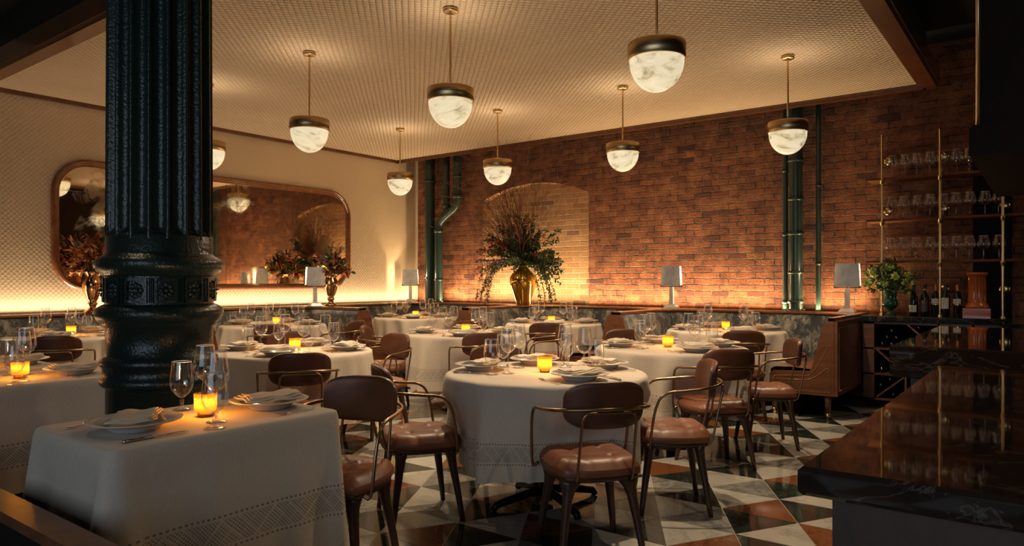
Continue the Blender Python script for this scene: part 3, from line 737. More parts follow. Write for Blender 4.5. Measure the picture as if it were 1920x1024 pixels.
def round_cloth(key, seed, booth_):
    cx, cy, R = T[key]; rnd = random.Random(seed); n = 144
    ph = [rnd.uniform(0, 6.3) for _ in range(4)]; fr = [rnd.choice((7, 8, 9)), rnd.choice((12, 13, 14)), 19, 4]
    hem = []
    for k in range(n):
        a = 2 * pi * k / n; h = .265
        if booth_ and bench_at(cx + (R + .03) * cos(a), cy + (R + .03) * sin(a)): h = .53
        hem.append(h)
    if booth_:
        for _ in range(5): hem = [max(hem[k], (hem[k - 1] + hem[k] + hem[(k + 1) % n]) / 3) for k in range(n)]
    mb = MB(); rings = []
    for rr in (0.02, .25, .42, R - .10, R - .035, R - .012, R): rings.append(('t', rr))
    def ptop(a, rr, z=0): return (rr * cos(a), rr * sin(a), z)
    zt = .768; Vs = []
    for tt, rr in rings:
        z = zt - (0.0 if rr < R - .03 else (.002 if rr < R - .005 else .010))
        Vs.append([ptop(2 * pi * k / n, rr, z) for k in range(n)])
    steps = [.02, .06, .12, .2, .3, .4, .5, .6, .7, .8, .9, 1.0]
    for s in steps:
        row = []
        for k in range(n):
            a = 2 * pi * k / n; z = zt - .012 - (zt - .012 - hem[k]) * s
            u1, u2 = fr[0] * a + ph[0], fr[1] * a + ph[1]
            f = (.55 * (sin(u1) + .35 * sin(2 * u1 + 1)) + .42 * (sin(u2) + .3 * sin(2 * u2)) + .2 * sin(fr[2] * a + ph[2])) * (1.25 if key == 'T1' else 1.5)
            sh = s ** .75; rr = R + .004 + .016 * sh + .048 * sh * f + .012 * s * sin(3 * a + ph[3])
            for pa, pd in PRESS.get(key, ()):
                da = abs((a - radians(pa) + pi) % (2 * pi) - pi)
                if da < .62:
                    lim = (pd - .232) / cos(min(da, .42)) + max(0, da - .40) * .9
                    wgt = min(1, max(0, (s - .25) / .3)); rr = rr * (1 - wgt) + min(rr, lim + .012 * f - .008) * wgt
            a2 = a + .02 * s * sin(fr[1] * a + ph[2])
            row.append((rr * cos(a2), rr * sin(a2), z + .006 * s * sin(2 * a + ph[3])))
        Vs.append(row)
    mb.loft(Vs, cap=False)
    mb.add(Vs[0], [tuple(range(n))], 0, True)
    # turned hem (thickness)
    last = Vs[-1]; mb.loft([last, [(x * .992, y * .992, z + .001) for x, y, z in last], [(x * .992, y * .992, z + .05) for x, y, z in last]], cap=False)
    o = mb.build('tablecloth', 'cloth', None, (cx, cy, 0), 0, 'pale linen cloth hanging over ' + TN[key], 'tablecloth', 'white tablecloths on the round tables'); return o
def round_table(key, foot):
    cx, cy, R = T[key]
    r = empty('round_dining_table', (cx, cy, 0), 0, {'cross': 'round table on black cross feet, ', 'disc': 'round table on a black disc base, '}[foot] + TN[key], 'table', 'pedestal tables hidden under cloths')
    MB().lathe([(0, .725), (R - .02, .725), (R - .012, .735), (R - .012, .755), (R - .02, .762), (0, .762)], 48).build('tabletop', 'legwood', r)
    MB().lathe([(.042, .02), (.042, .70), (.16, .725)], 20).build('pedestal', 'black', r)
    if foot == 'cross':
        for k in range(4):
            a = pi / 4 + k * pi / 2 + .35
            pts = [(cos(a) * d, sin(a) * d, z) for d, z in ((.0, .075), (.12, .07), (.26, .045), (.33, .03), (.345, .005))]
            MB().tube(pts, lambda t: .026 - .006 * t, 8).build('foot', 'black', r)
    else:
        MB().lathe([(0, .0), (.215, .0), (.22, .006), (.21, .014), (.06, .03), (.042, .05)], 40).build('disc_base', 'black', r)
    return r
for i, k in enumerate(T):
    round_table(k, 'cross' if k == 'T1' else 'disc')
    round_cloth(k, 11 + i, k in ('T3', 'T4', 'T6', 'T8', 'T10'))
RT = {'F': (-2.97, -2.34, 1.01, 1.92), 'LA': (-4.80, -4.20, 0.95, 1.93), 'LB': (-5.56, -4.97, 0.95, 1.89)}
def rect_table(key):
    x0, x1, y0, y1 = RT[key]; cx, cy = (x0 + x1) / 2, (y0 + y1) / 2; hx, hy = (x1 - x0) / 2, (y1 - y0) / 2
    r = empty('rectangular_dining_table', (cx, cy, 0), 0, 'rectangular two-seat table under the cloth of ' + TN[key], 'table', 'pedestal tables hidden under cloths')
    MB().box(-hx + .03, hx - .03, -hy + .03, hy - .03, .73, .76).build('tabletop', 'legwood', r)
    MB().box(-.04, .04, -.04, .04, .02, .73).build('pedestal', 'black', r)
    MB().box(-.22, .22, -.25, .25, 0, .02).build('base_plate', 'black', r)
    rnd = random.Random(key); n = 26
    # outline: rounded rectangle, dense
    per = []; rc = .045
    def seg(p, q, m): return [(p[0] + (q[0] - p[0]) * i / m, p[1] + (q[1] - p[1]) * i / m) for i in range(m)]
    cs = [(hx - rc, hy - rc, 0), (-hx + rc, hy - rc, pi / 2), (-hx + rc, -hy + rc, pi), (hx - rc, -hy + rc, 3 * pi / 2)]
    for i, (x, y, a0) in enumerate(cs):
        for k in range(9):
            a = a0 + pi / 2 * k / 9; per.append((x + rc * cos(a), y + rc * sin(a), cos(a), sin(a)))
        a1 = a0 + pi / 2; x2, y2, _ = cs[(i + 1) % 4]; p = (x + rc * cos(a1), y + rc * sin(a1)); q = (x2 + rc * cos(a1), y2 + rc * sin(a1))
        for (u, v) in seg(p, q, n): per.append((u, v, cos(a1), sin(a1)))
    m = len(per); zt = .768; hem = .22; ph = [rnd.uniform(0, 6.3) for _ in range(3)]
    L_ = 0; arc = []
    for i in range(m): arc.append(L_); L_ += math.hypot(per[(i + 1) % m][0] - per[i][0], per[(i + 1) % m][1] - per[i][1])
    Vs = [[(x * .02, y * .02, zt) for x, y, _, _ in per], [(x * .5, y * .5, zt) for x, y, _, _ in per], [(x * .9, y * .9, zt) for x, y, _, _ in per],
          [(x - a * .012, y - b * .012, zt) for x, y, a, b in per], [(x - a * .003, y - b * .003, zt - .004) for x, y, a, b in per], [(x, y, zt - .012) for x, y, _, _ in per]]
    for s in [.03, .08, .15, .23, .32, .42, .52, .62, .72, .82, .92, 1.0]:
        row = []
        for i, (x, y, a, b) in enumerate(per):
            corner = max(0, min(1, (abs(x) - hx + .12) / .12)) * max(0, min(1, (abs(y) - hy + .12) / .12))
            t = arc[i] / L_ * 2 * pi
            f = sin(9 * t + ph[0]) * .5 + sin(17 * t + ph[1]) * .3
            amp = .016 + .05 * corner
            o = .004 + (.012 + .07 * corner) * s + amp * f * s + .02 * corner * sin(34 * t + ph[2]) * s
            row.append((x + a * o, y + b * o, zt - .012 - (zt - .012 - hem) * s - .03 * corner * s))
        Vs.append(row)
    mb = MB(); mb.loft(Vs, cap=False); mb.add(Vs[0], [tuple(range(m))], 0, True)
    last = Vs[-1]; mb.loft([last, [(x * .99, y * .99, z) for x, y, z in last], [(x * .99, y * .99, z + .05) for x, y, z in last]], cap=False)
    mb.build('tablecloth', 'cloth_rect', None, (cx, cy, 0), 0, 'pale linen cloth draped to the floor over ' + TN[key], 'tablecloth', 'white tablecloths on the rectangular tables')
for k in RT: rect_table(k)

def tc(k): return T[k][:2]
chair_at(tc('T1'), -39, .74, 'brown leather armchair seen from behind, before the frontmost round table')
chair_at(tc('T1'), -128, .74, 'brown tufted armchair between the small cloth table and the frontmost round table', twist=6)
chair_at(tc('T1'), 34, .72, 'brown armchair turned sideways on the bar side of the frontmost table')
chair_at(tc('T1'), 146, .76, 'brown armchair whose back shows behind the frontmost table glasses')
chair_at(tc('T2'), -41, .72, 'brown armchair seen from behind, second chair along the bar')
chair_at(tc('T2'), 32, .74, 'brown armchair with shining back beside the booth end panel')
chair_at(tc('T2'), 140, .80, 'reddish armchair beyond the second table along the bar, facing the camera')
chair_at(tc('T3'), -62, .98, 'dark-backed armchair drawn up to the booth table beside the wine rack')
chair_at(tc('T4'), -60, .98, 'dark-backed armchair drawn up to the booth table below the arch')
chair_at(tc('T4'), -113, .86, 'rust armchair peeping out behind the mid-room candle')
chair_at(tc('T5'), -38, .76, 'dark-backed armchair on the camera side of the mid-room round table')
chair_at(tc('T5'), 40, .78, 'armchair on the arch side of the mid-room table, mostly behind glasses')
chair_at(tc('T5'), 127, .75, 'reddish armchair beyond the mid-room round table')
chair_at(tc('T5'), 217, .78, 'reddish armchair on the mirror side of the mid-room table, arms forward')
chair_at(tc('T7'), -33, .76, 'dark-backed armchair on the camera side of the table beside the column')
chair_at(tc('T7'), 84, .78, 'tan lit armchair between the column table and the mid-room table')
chair_at(tc('T7'), 146, .80, 'reddish armchair beyond the round table beside the column')
chair_at(tc('T8'), -35, .95, 'dark-backed armchair drawn up to the booth table below the mirror')
chair_at(tc('T8'), 16, .97, 'rust armchair beside the wooden booth divider below the mirror')
chair_at(tc('T10'), -28, .95, 'dark armchair drawn up to the booth table below the copper vase')
place(CH, (-2.565, 2.085, 0), radians(200), 'large dark-backed armchair at the end of the small table before the column', 'leather armchairs around the tables')
place(CH, (-5.16, 2.10, 0), pi, 'dark armchair half hidden by the column at the end of a rectangular table', 'leather armchairs around the tables')

# ------------------------------------------------------------------ tableware
def glass_proto(name, kind):
    if kind == 'wine': pr = [(0, .0), (.036, .0), (.037, .003), (.02, .007), (.006, .014), (.004, .03), (.0038, .105), (.006, .115), (.018, .123), (.034, .138), (.045, .158), (.0475, .172), (.0455, .195), (.040, .23), (.0355, .265)]
    elif kind == 'goblet': pr = [(0, .0), (.036, .0), (.037, .003), (.022, .008), (.009, .016), (.0075, .035), (.0085, .045), (.014, .055), (.030, .070), (.042, .090), (.046, .110), (.0455, .135), (.041, .17), (.0375, .20)]
    else: pr = [(0, .0), (.038, .0), (.039, .003), (.02, .007), (.006, .014), (.004, .03), (.0038, .088), (.006, .098), (.022, .106), (.045, .122), (.0565, .142), (.058, .152), (.054, .172), (.046, .205), (.0405, .238)]
    r = empty(name, (0, 0, 0), 0, 'x', 'glass')
    k = next(i for i, p in enumerate(pr) if i > 6 and p[0] > .012)
    MB().lathe(pr[:k], 20).build('stem', 'glass', r)
    MB().lathe([(0, pr[k][1] - .006)] + pr[k:], 28).build('bowl', 'glass', r)
    mb = MB(); R_, Z_ = pr[-1]; mb.lathe([(R_ - .0004, Z_ - .0008), (R_ + .0008, Z_), (R_ - .0004, Z_ + .0010)], 28); mb.build('rim', 'rimglass', r)
    return r
WG = glass_proto('wine_glass', 'wine'); GB = glass_proto('water_goblet', 'goblet'); BG = glass_proto('burgundy_glass', 'big')
def candle_proto():
    r = empty('candle_holder', (0, 0, 0), 0, 'x', 'candle')
    nr = 28
    def rad(R_, z, a): return R_ * (1 + .02 * cos(nr * a)) if .022 < z < .068 else R_
    MB().lathe([(0, 0), (.028, 0), (.03, .004), (.030, .012), (.038, .022), (.042, .03), (.043, .068), (.044, .072), (.0435, .092), (.041, .092), (.0405, .03), (.0, .024)], nr * 6, rad=rad).build('ribbed_amber_cup', 'amber', r)
    MB().lathe([(0, .026), (.021, .026), (.021, .044), (.0, .043)], 20).build('wax', 'wax', r)
    MB().lathe([(0, .045), (.0035, .048), (.0048, .054), (.0035, .063), (.0, .072)], 10).build('flame', 'flame', r)
    return r
CD = candle_proto()
def plate_proto():
    r = MB().lathe([(a * 1.1, b * 1.1) for a, b in [(0, .004), (.06, .004), (.068, .0), (.074, .002), (.082, .012), (.098, .024), (.142, .033), (.145, .0355), (.142, .037), (.098, .029), (.082, .019), (.07, .012), (0, .011)]], 48).build('dinner_plate', 'china', None, None, 0, 'x', 'plate')
    return r
PL = plate_proto()
def napkin_proto(seed):
    rnd = random.Random(seed); mb = MB(); n, m = 14, 8
    for lay in range(3):
        w, h = .122 - .008 * lay, .074 - .009 * lay; dz = .0065 * lay; sh = (.006 * lay, .004 * lay)
        rows = []
        for z_off in (0.0, .005):
            row = []
            for j in range(m + 1):
                for i in range(n + 1):
                    u, v = -1 + 2 * i / n, -1 + 2 * j / m
                    z = .040 + dz + z_off + .004 * sin(3.1 * u * 2 + seed + lay) * (1 - .3 * abs(v)) + .003 * cos(4 * v + seed) + .004 * u * u
                    row.append((u * w + sh[0] + .006 * sin(2 * v + seed), v * h + sh[1] + .005 * sin(3 * u), z))
            rows.append(row)
        k = n + 1; f = [(j * k + i, j * k + i + 1, (j + 1) * k + i + 1, (j + 1) * k + i) for j in range(m) for i in range(n)]
        mb.add(rows[1], f, 0, True); mb.add(rows[0], [q[::-1] for q in f], 0, True)
        per = [j * k + i for j, i in [(0, i) for i in range(n)] + [(j, n) for j in range(m)] + [(m, n - i) for i in range(n)] + [(m - j, 0) for j in range(m)]]
        mb.loft([[rows[0][p] for p in per], [rows[1][p] for p in per]], cap=False)
    return mb.build('linen_napkin', 'napkin', None, None, 0, 'x', 'napkin')
NK = [napkin_proto(1.0), napkin_proto(2.7)]
def fork_proto():
    mb = MB(); 
    mb.loft([[(x * w, y, z + t * .0012) for x, t in ((-1, 0), (-.5, 1), (.5, 1), (1, 0), (.5, -1), (-.5, -1))] for y, w, z in ((-.10, .006, .006), (-.085, .0065, .006), (-.03, .003, .009), (.01, .0028, .011), (.04, .004, .006), (.052, .011, .004), (.062, .0125, .0045))])
    for k in range(4):
        x = -.0105 + k * .007; mb.loft([[(x + a * .0016, y, z + b * .001) for a, b in ((-1, -1), (1, -1), (1, 1), (-1, 1))] for y, z in ((.06, .0045), (.085, .007), (.10, .011))])
    return mb.build('table_fork', 'silver', None, None, 0, 'x', 'fork')
def knife_proto():
    r = empty('table_knife', (0, 0, 0), 0, 'x', 'knife')
    mb = MB(); mb.loft([[(a * w, y, .006 + b * t) for a, b in ((-1, 0), (-.5, 1), (.5, 1), (1, 0), (.5, -1), (-.5, -1))] for y, w, t in ((-.11, .006, .004), (-.10, .009, .005), (-.06, .007, .0045), (-.02, .006, .004), (-.012, .009, .005), (-.005, .005, .003))]); mb.build('handle', 'silver', r)
    mb = MB(); mb.loft([[(x0, y, .0055), (x0 + w, y, .0062), (x0 + w, y, .0048)] for y, x0, w in ((-.006, -.006, .012), (.06, -.007, .016), (.10, -.006, .012), (.118, .002, .003))]); mb.build('blade', 'silver', r)
    return r
FK, KN = fork_proto(), knife_proto()
ZT = .7685
def side(a):
    a %= 360
    for lim, s in ((22, 'bar side'), (67, 'far bar side'), (112, 'brick wall side'), (157, 'far mirror side'), (202, 'mirror wall side'), (247, 'near mirror side'), (292, 'camera side'), (337, 'near bar side'), (361, 'bar side')):
        if a < lim: return s
def setting(k, cx, cy, a, pr, rnd, gl=True, face=None, fork=True):
    """one place setting; a = direction of the diner seen from the table centre (degrees)"""
    sd = side(a); t = radians(a); ux, uy = cos(t), sin(t); vx, vy = -uy, ux
    def at(rr, tt): return (cx + ux * rr + vx * tt, cy + uy * rr + vy * tt, ZT)
    rot = t + pi / 2
    w = TN[k]
    place(PL, at(pr, 0), rnd.uniform(0, 6), 'white wide-rimmed plate on the %s of %s' % (sd, w), 'white plates laid with napkins')
    nk = rnd.choice(NK); p = at(pr, 0)
    place(nk, p, rot + rnd.uniform(-.5, .5), 'folded napkin on the %s plate of %s' % (sd, w), 'folded napkins on the plates')
    if fork: place(FK, at(pr + .01, -.185), t + pi / 2 + rnd.uniform(-.1, .1), 'silver fork on the %s of %s' % (sd, w), 'forks beside the plates')
    place(KN, at(pr + .01, .185), t + pi / 2 + rnd.uniform(-.1, .1), 'silver knife on the %s of %s' % (sd, w), 'knives beside the plates')
    if gl:
        place(WG, at(pr - .20 + rnd.uniform(-.02, .02), .115 + rnd.uniform(-.01, .03)), 0, 'tall wine glass on the %s of %s' % (sd, w), 'wine glasses on the tables')
        place(GB, at(pr - .13 + rnd.uniform(-.02, .02), .20 + rnd.uniform(-.02, .02)), 0, 'water goblet on the %s of %s' % (sd, w), 'water goblets on the tables')
def candle(k, x, y):
    place(CD, (x, y, ZT), 0, 'lit candle in ribbed amber cup on ' + TN[k], 'amber candle cups')
    lamp('POINT', 'candle_glow', (x, y, ZT + .075), 2.8, (1.0, 0.74, 0.42), 0.012)
ANG = {'T1': (-28, 62, 135, 205), 'T2': (-38, 42, 128, 212), 'T3': (-50, 30, 130, 215), 'T4': (-55, 35, 130, 212), 'T5': (-50, 35, 125, 212),
       'T6': (-50, 35, 125, 215), 'T7': (-50, 35, 125, 212), 'T8': (-52, 38, 128, 212), 'T10': (-40, 40, 130, 215)}
for k in T:
    cx, cy, R = T[k]; rnd = random.Random(k)
    for a in ANG[k]: setting(k, cx, cy, a, R - .195, rnd)
    candle(k, cx + rnd.uniform(-.03, .03), cy + rnd.uniform(-.03, .03))
for k in RT:
    x0, x1, y0, y1 = RT[k]; cx, cy = (x0 + x1) / 2, (y0 + y1) / 2; rnd = random.Random(k)
    for a in (-90, 90):
        sg = 1 if a > 0 else -1
        w = TN[k]; sd = side(a); p = (cx + .04, cy + (.30 if sg > 0 else -.25), ZT)
        place(PL, p, 0, 'white wide-rimmed plate on the %s of %s' % (sd, w), 'white plates laid with napkins')
        place(NK[0 if sg > 0 else 1], p, 1.2 * sg + (.6 if sg < 0 else .2), 'folded napkin on the %s plate of %s' % (sd, w), 'folded napkins on the plates')
        place(FK, (cx + .02 + sg * .20 * (1 if sg > 0 else .9), cy + sg * .30, ZT), radians(a) + pi / 2 + .1, 'silver fork on the %s of %s' % (sd, w), 'forks beside the plates')
        place(KN, (cx + .04 - sg * .19, cy + sg * .27, ZT), radians(a) + pi / 2 + .05, 'silver knife on the %s of %s' % (sd, w), 'knives beside the plates')
    candle(k, cx + .0, cy + .04)
    place(GB, (cx + .245, cy - .065, ZT), 0, 'water goblet standing in front of the candle on ' + TN[k], 'water goblets on the tables')
    place(WG, (cx + .145, cy + .0, ZT), 0, 'tall wine glass in front of the candle on ' + TN[k], 'wine glasses on the tables')
    place(GB, (cx - .20, cy + .05, ZT), 0, 'water goblet standing behind the candle on ' + TN[k], 'water goblets on the tables')
    place(WG, (cx - .145, cy + .12, ZT), 0, 'tall wine glass behind the candle on ' + TN[k], 'wine glasses on the tables')

# ------------------------------------------------------------------ ledge lamps
def lamp_proto():
    r = empty('ledge_lamp', (0, 0, 0), 0, 'x', 'table lamp')   # front faces -y
    MB().loft([[(-a, -b, z), (a, -b, z), (a, b, z), (-a, b, z)] for a, b, z in ((.085, .06, 0), (.085, .06, .008), (.062, .042, .040), (.030, .018, .052))], smooth=False).build('base', 'lampmetal', r)
    MB().loft([[(-a, -.014, z), (a, -.014, z), (a, .014, z), (-a, .014, z)] for a, z in ((.028, .05), (.024, .27))], smooth=False).build('stem', 'lampmetal', r)
    mb = MB(); mb.box(-.13, .13, -.006, .006, .268, .276); mb.box(-.13, -.124, -.05, .05, .268, .29); mb.box(.124, .13, -.05, .05, .268, .29); mb.box(-.004, .004, -.06, .06, .268, .275)
    mb.build('bracket', 'black', r)
    for s in (-1, 1):
        mb = MB(); n = 14; rows = []
        for t in (0.0, .004):
            for z, k in ((.279, 1.0), (.535, .90)):
                rows.append([((-.134 + .268 * i / n) * k, s * (.058 - .03 * (2 * i / n - 1) ** 2) * k + s * t, z) for i in range(n + 1)])
        a, b, c, d = rows
        ring = lambda p, q: p + q[::-1]
        mb.loft([ring(a, c), ring(b, d)], smooth=False)
        mb.build('shade_panel', 'shade', r)
    MB().lathe([(0, .36), (.012, .37), (.016, .39), (.012, .41), (0, .42)], 10).build('bulb', m_emit('bulb', (1.0, 0.72, 0.42), 6) if 'bulb' not in bpy.data.materials else bpy.data.materials['bulb'], r)
    MB().lathe([(.008, .27), (.008, .365)], 8).build('bulb_stem', 'black', r)
    return r
LP = lamp_proto()
for (x, y, rot, lb) in ((-3.89, 8.50, 0, 'table lamp with ribbed grey shade on the ledge between the two brick wall booths'),
                        (-1.80, 8.46, 0, 'table lamp with ribbed grey shade at the bar end of the ledge, by the flowers'),
                        (-8.03, 6.13, radians(75), 'table lamp on the ledge in front of the long mirror, beside the magnolia vase'),
                        (-8.42, 8.33, radians(35), 'table lamp in the far corner beside the pair of green pipes')):
    place(LP, (x, y, LZ), rot, lb, 'ledge lamps')
    lamp('POINT', 'lamp_glow', (x, y, LZ + .43), 9.5, (1.0, .66, .34), 0.015)

# ------------------------------------------------------------------ pipes
def collar(mb, x, y, z, r, h=.03): mb.lathe([(r, z - h / 2), (r * 1.22, z - h / 2), (r * 1.22, z + h / 2), (r, z + h / 2)], 24, (x, y, 0)); return mb
def vpipe(x, y, r, z0, z1, zs, label):
    e = empty('vertical_pipe', (x, y, z0), 0, label, 'pipe')
    MB().lathe([(r, 0), (r, z1 - z0)], 28).build('pipe_body', 'pipe', e)
    for z in zs:
        mb = MB(); collar(mb, 0, 0, z - z0, r, .035); mb.box(-.008, .008, r * .9, WY - y - .003, z - z0 - .01, z - z0 + .01); mb.build('clamp', 'pipe', e)
    mb = MB(); mb.lathe([(r * 1.35, 0), (r * 1.35, .018), (r, .022)], 28); mb.build('floor_flange', 'pipe', e)
    return e
vpipe(-2.385, 8.60, .074, LZ, ZC + .4, (1.06, 1.40, 1.85, 2.25, 2.7), 'thick dark green drainpipe running up the brick beside the booth')
vpipe(-2.52, 8.66, .030, LZ, ZC + .4, (1.05, 1.85, 2.6), 'thin dark green pipe hugging the thick drainpipe on its arch side')
vpipe(-2.15, 8.66, .028, LZ, ZC + .4, (1.5, 2.4), 'thin dark green pipe standing alone between drainpipe and bar lamp')
vpipe(-8.24, 8.60, .085, LZ, ZC + .4, (1.35, 2.95), 'thick dark green pipe next to the wallpapered corner')
e = empty('offset_drainpipe', (-8.04, 8.60, LZ), 0, 'branched dark green drainpipe with elbow, left of the arch'.replace('left of', 'between corner and'), 'pipe')
z = lambda v: v - LZ
MB().lathe([(.066, 0), (.066, z(2.12))], 24).build('lower_pipe', 'pipe', e)
for zz, hh in ((2.12, .06), (1.32, .04), (LZ + .012, .022)): collar(MB(), 0, 0, z(zz), .066, hh).build('collar', 'pipe', e)
MB().tube(smoothpts([(0, 0, z(2.12)), (.02, 0, z(2.24)), (.11, 0, z(2.33)), (.22, 0, z(2.40)), (.34, 0, z(2.47)), (.405, 0, z(2.58)), (.41, 0, z(2.66))], 6), .066, 20).build('elbow', 'pipe', e)
mb = MB(); mb.lathe([(.064, z(2.64)), (.064, z(ZC + .4))], 24, (.41, 0, 0)); collar(mb, .41, 0, z(2.66), .066, .06); collar(mb, .41, 0, z(2.98), .064, .03); mb.build('upper_pipe', 'pipe', e)
mb = MB(); mb.tube(smoothpts([(.17, 0, z(ZC + .4)), (.17, 0, z(2.9)), (.17, 0, z(2.55)), (.165, 0, z(2.42)), (.12, 0, z(2.33))], 5), .058, 20); collar(mb, .17, 0, z(2.52), .058, .05); mb.build('branch_pipe', 'pipe', e)

# ------------------------------------------------------------------ vases and flowers
def leafquad(mb, p, d, nrm, ln, wd, mi, curl=.15):
    d = Vector(d).normalized(); nrm = Vector(nrm); s = d.cross(nrm)
    if s.length < 1e-3: s = d.cross(Vector((1, 0, .3)))
    s.normalize(); u = s.cross(d).normalized(); p = Vector(p)
    vs = [p, p + d * ln * .3 + s * wd * .42 + u * wd * .1, p + d * ln * .65 + s * wd * .4 + u * curl * ln * .3, p + d * ln + u * curl * ln, p + d * ln * .65 - s * wd * .4 + u * curl * ln * .3, p + d * ln * .3 - s * wd * .42 + u * wd * .1, p + d * ln * .5 - u * wd * .12]
    mb.add(vs, [(0, 1, 6), (1, 2, 6), (2, 3, 6), (3, 4, 6), (4, 5, 6), (5, 0, 6)], mi, True)
def rv(rnd): 
    while True:
        v = Vector((rnd.uniform(-1, 1), rnd.uniform(-1, 1), rnd.uniform(-1, 1)))
        if .05 < v.length < 1: return v.normalized()
gx, gy = -6.22, 8.47
v = empty('gold_vase', (gx, gy, LZ), 0, 'bulbous gold glazed vase on the ledge under the arch', 'vase')
MB().lathe([(0, 0), (.095, 0), (.10, .012), (.115, .06), (.155, .17), (.192, .28), (.205, .345), (.198, .40), (.165, .455), (.11, .50), (.075, .535), (.062, .565), (.066, .59), (.055, .59), (.05, .55), (.0, .5)], 48).build('vase_body', 'goldvase', v)
def arrangement():
    rnd = random.Random(5); e = empty('branch_arrangement', (gx, gy, LZ + .55), 0, 'huge spray of bare twigs, dark leaves and red berries in the gold vase', 'flower arrangement')
    top = Vector((0, 0, .0))
    br = MB(); lim = WY - gy - .04
    def clampy(p): return Vector((p.x, min(p.y, lim), p.z))
    def twig(p, d, ln, r, depth, mi=0, wig=.35):
        pts = [p]; d = d.normalized(); n = 8
        for i in range(n):
            d = (d + rv(rnd) * wig).normalized(); 
            if i < 5: d.z += .04
            pts.append(clampy(pts[-1] + d * ln / n))
        br.tube(pts, lambda t: r * (1 - .75 * t), 4, mi, cap=False)
        if depth > 0:
            for _ in range(4 if depth > 1 else 3):
                k = rnd.randint(2, n - 1); twig(pts[k], (pts[k] - pts[k - 1]).normalized() + rv(rnd) * .75, ln * rnd.uniform(.3, .5), r * .5, depth - 1, mi, wig)
    for k in range(62):
        a = rnd.uniform(-1.0, .9); d = Vector((sin(a), rnd.uniform(-.55, .02), cos(a) * 1.25))
        twig(top, d, rnd.uniform(.95, 1.85) * (1.05 - .25 * abs(a)), .006, 2, 0, .22)
    for k in range(9):   # pale corkscrew twigs reaching sideways
        s = -1 if k < 5 else 1; d = Vector((s, rnd.uniform(-.5, 0), rnd.uniform(.15, .7)))
        twig(top + Vector((0, 0, .1)), d, rnd.uniform(.6, 1.25), .006, 2, 1, .5)
    br.build('bare_branches', ['bark', 'paletwig'], e)
    fo = MB(); be = MB()
    def spray(p, d, ln, droop, n, mi, sc=1.0, berry=False):
        pts = [Vector(p)]; d = Vector(d).normalized()
        for i in range(10):
            d = (d + Vector((0, 0, -droop)) + rv(rnd) * .12).normalized(); pts.append(clampy(pts[-1] + d * ln / 10))
        fo.tube(pts, .0035, 4, 2, cap=False)
        for i in range(n):
            t = rnd.uniform(.12, 1) * 9.99; k = int(t); q = pts[k].lerp(pts[k + 1], t - k)
            if berry:
                q = q + rv(rnd) * .022; s = rnd.uniform(.008, .015)
                be.add([q + Vector(o) * s for o in ((1, 0, 0), (-1, 0, 0), (0, 1, 0), (0, -1, 0), (0, 0, 1), (0, 0, -1))], [(0, 2, 4), (2, 1, 4), (1, 3, 4), (3, 0, 4), (2, 0, 5), (1, 2, 5), (3, 1, 5), (0, 3, 5)], rnd.choice((0, 0, 1)), True)
            else: leafquad(fo, q, (pts[k + 1] - pts[k]).normalized() * .5 + rv(rnd), rv(rnd), rnd.uniform(.035, .06) * sc, rnd.uniform(.014, .022) * sc, mi, .2)
    for k in range(66):
        a = rnd.uniform(0, 2 * pi); el = rnd.uniform(.15, 1.35)
        d = Vector((cos(a) * cos(el) * 1.3, sin(a) * cos(el) * .8 - .15, sin(el)))
        spray(top + Vector((0, 0, .05)), d, rnd.uniform(.42, .80), rnd.uniform(.03, .10), 85, rnd.choice((0, 0, 1)), 1.25)
    for k in range(12):   # long sprays reaching to the bar side and to the corner side
        d = Vector((.9 + rnd.uniform(-.1, .2), rnd.uniform(-.5, .1), rnd.uniform(.45, .8))); spray(top, d, rnd.uniform(.7, .85), .12, 70, 0, 1.2)
    for k in range(7): spray(top + Vector((-.2, -.05, .12)), Vector((-.7, rnd.uniform(-.5, .1), .2)), rnd.uniform(.75, .95), .30, 85, 0, .9)
    for k in range(6): spray(top + Vector((.12, -.08, .1)), Vector((.75, rnd.uniform(-.4, .1), .15)), rnd.uniform(.68, .88), .30, 80, 0, .9)
    for k in range(34):
        a = rnd.uniform(-2.4, .6) if k < 24 else rnd.uniform(-3, 3); d = Vector((sin(a) * 1.3, rnd.uniform(-.7, .0), rnd.uniform(.1, 1.1)))
        spray(top + Vector((-.05, 0, .08)), d, rnd.uniform(.45, .85), .07, 60, 0, 1, True)
    fo.build('foliage', ['leaf', 'leaf2', 'bark'], e); be.build('red_berries', ['berry', 'leafrust'], e)
arrangement()

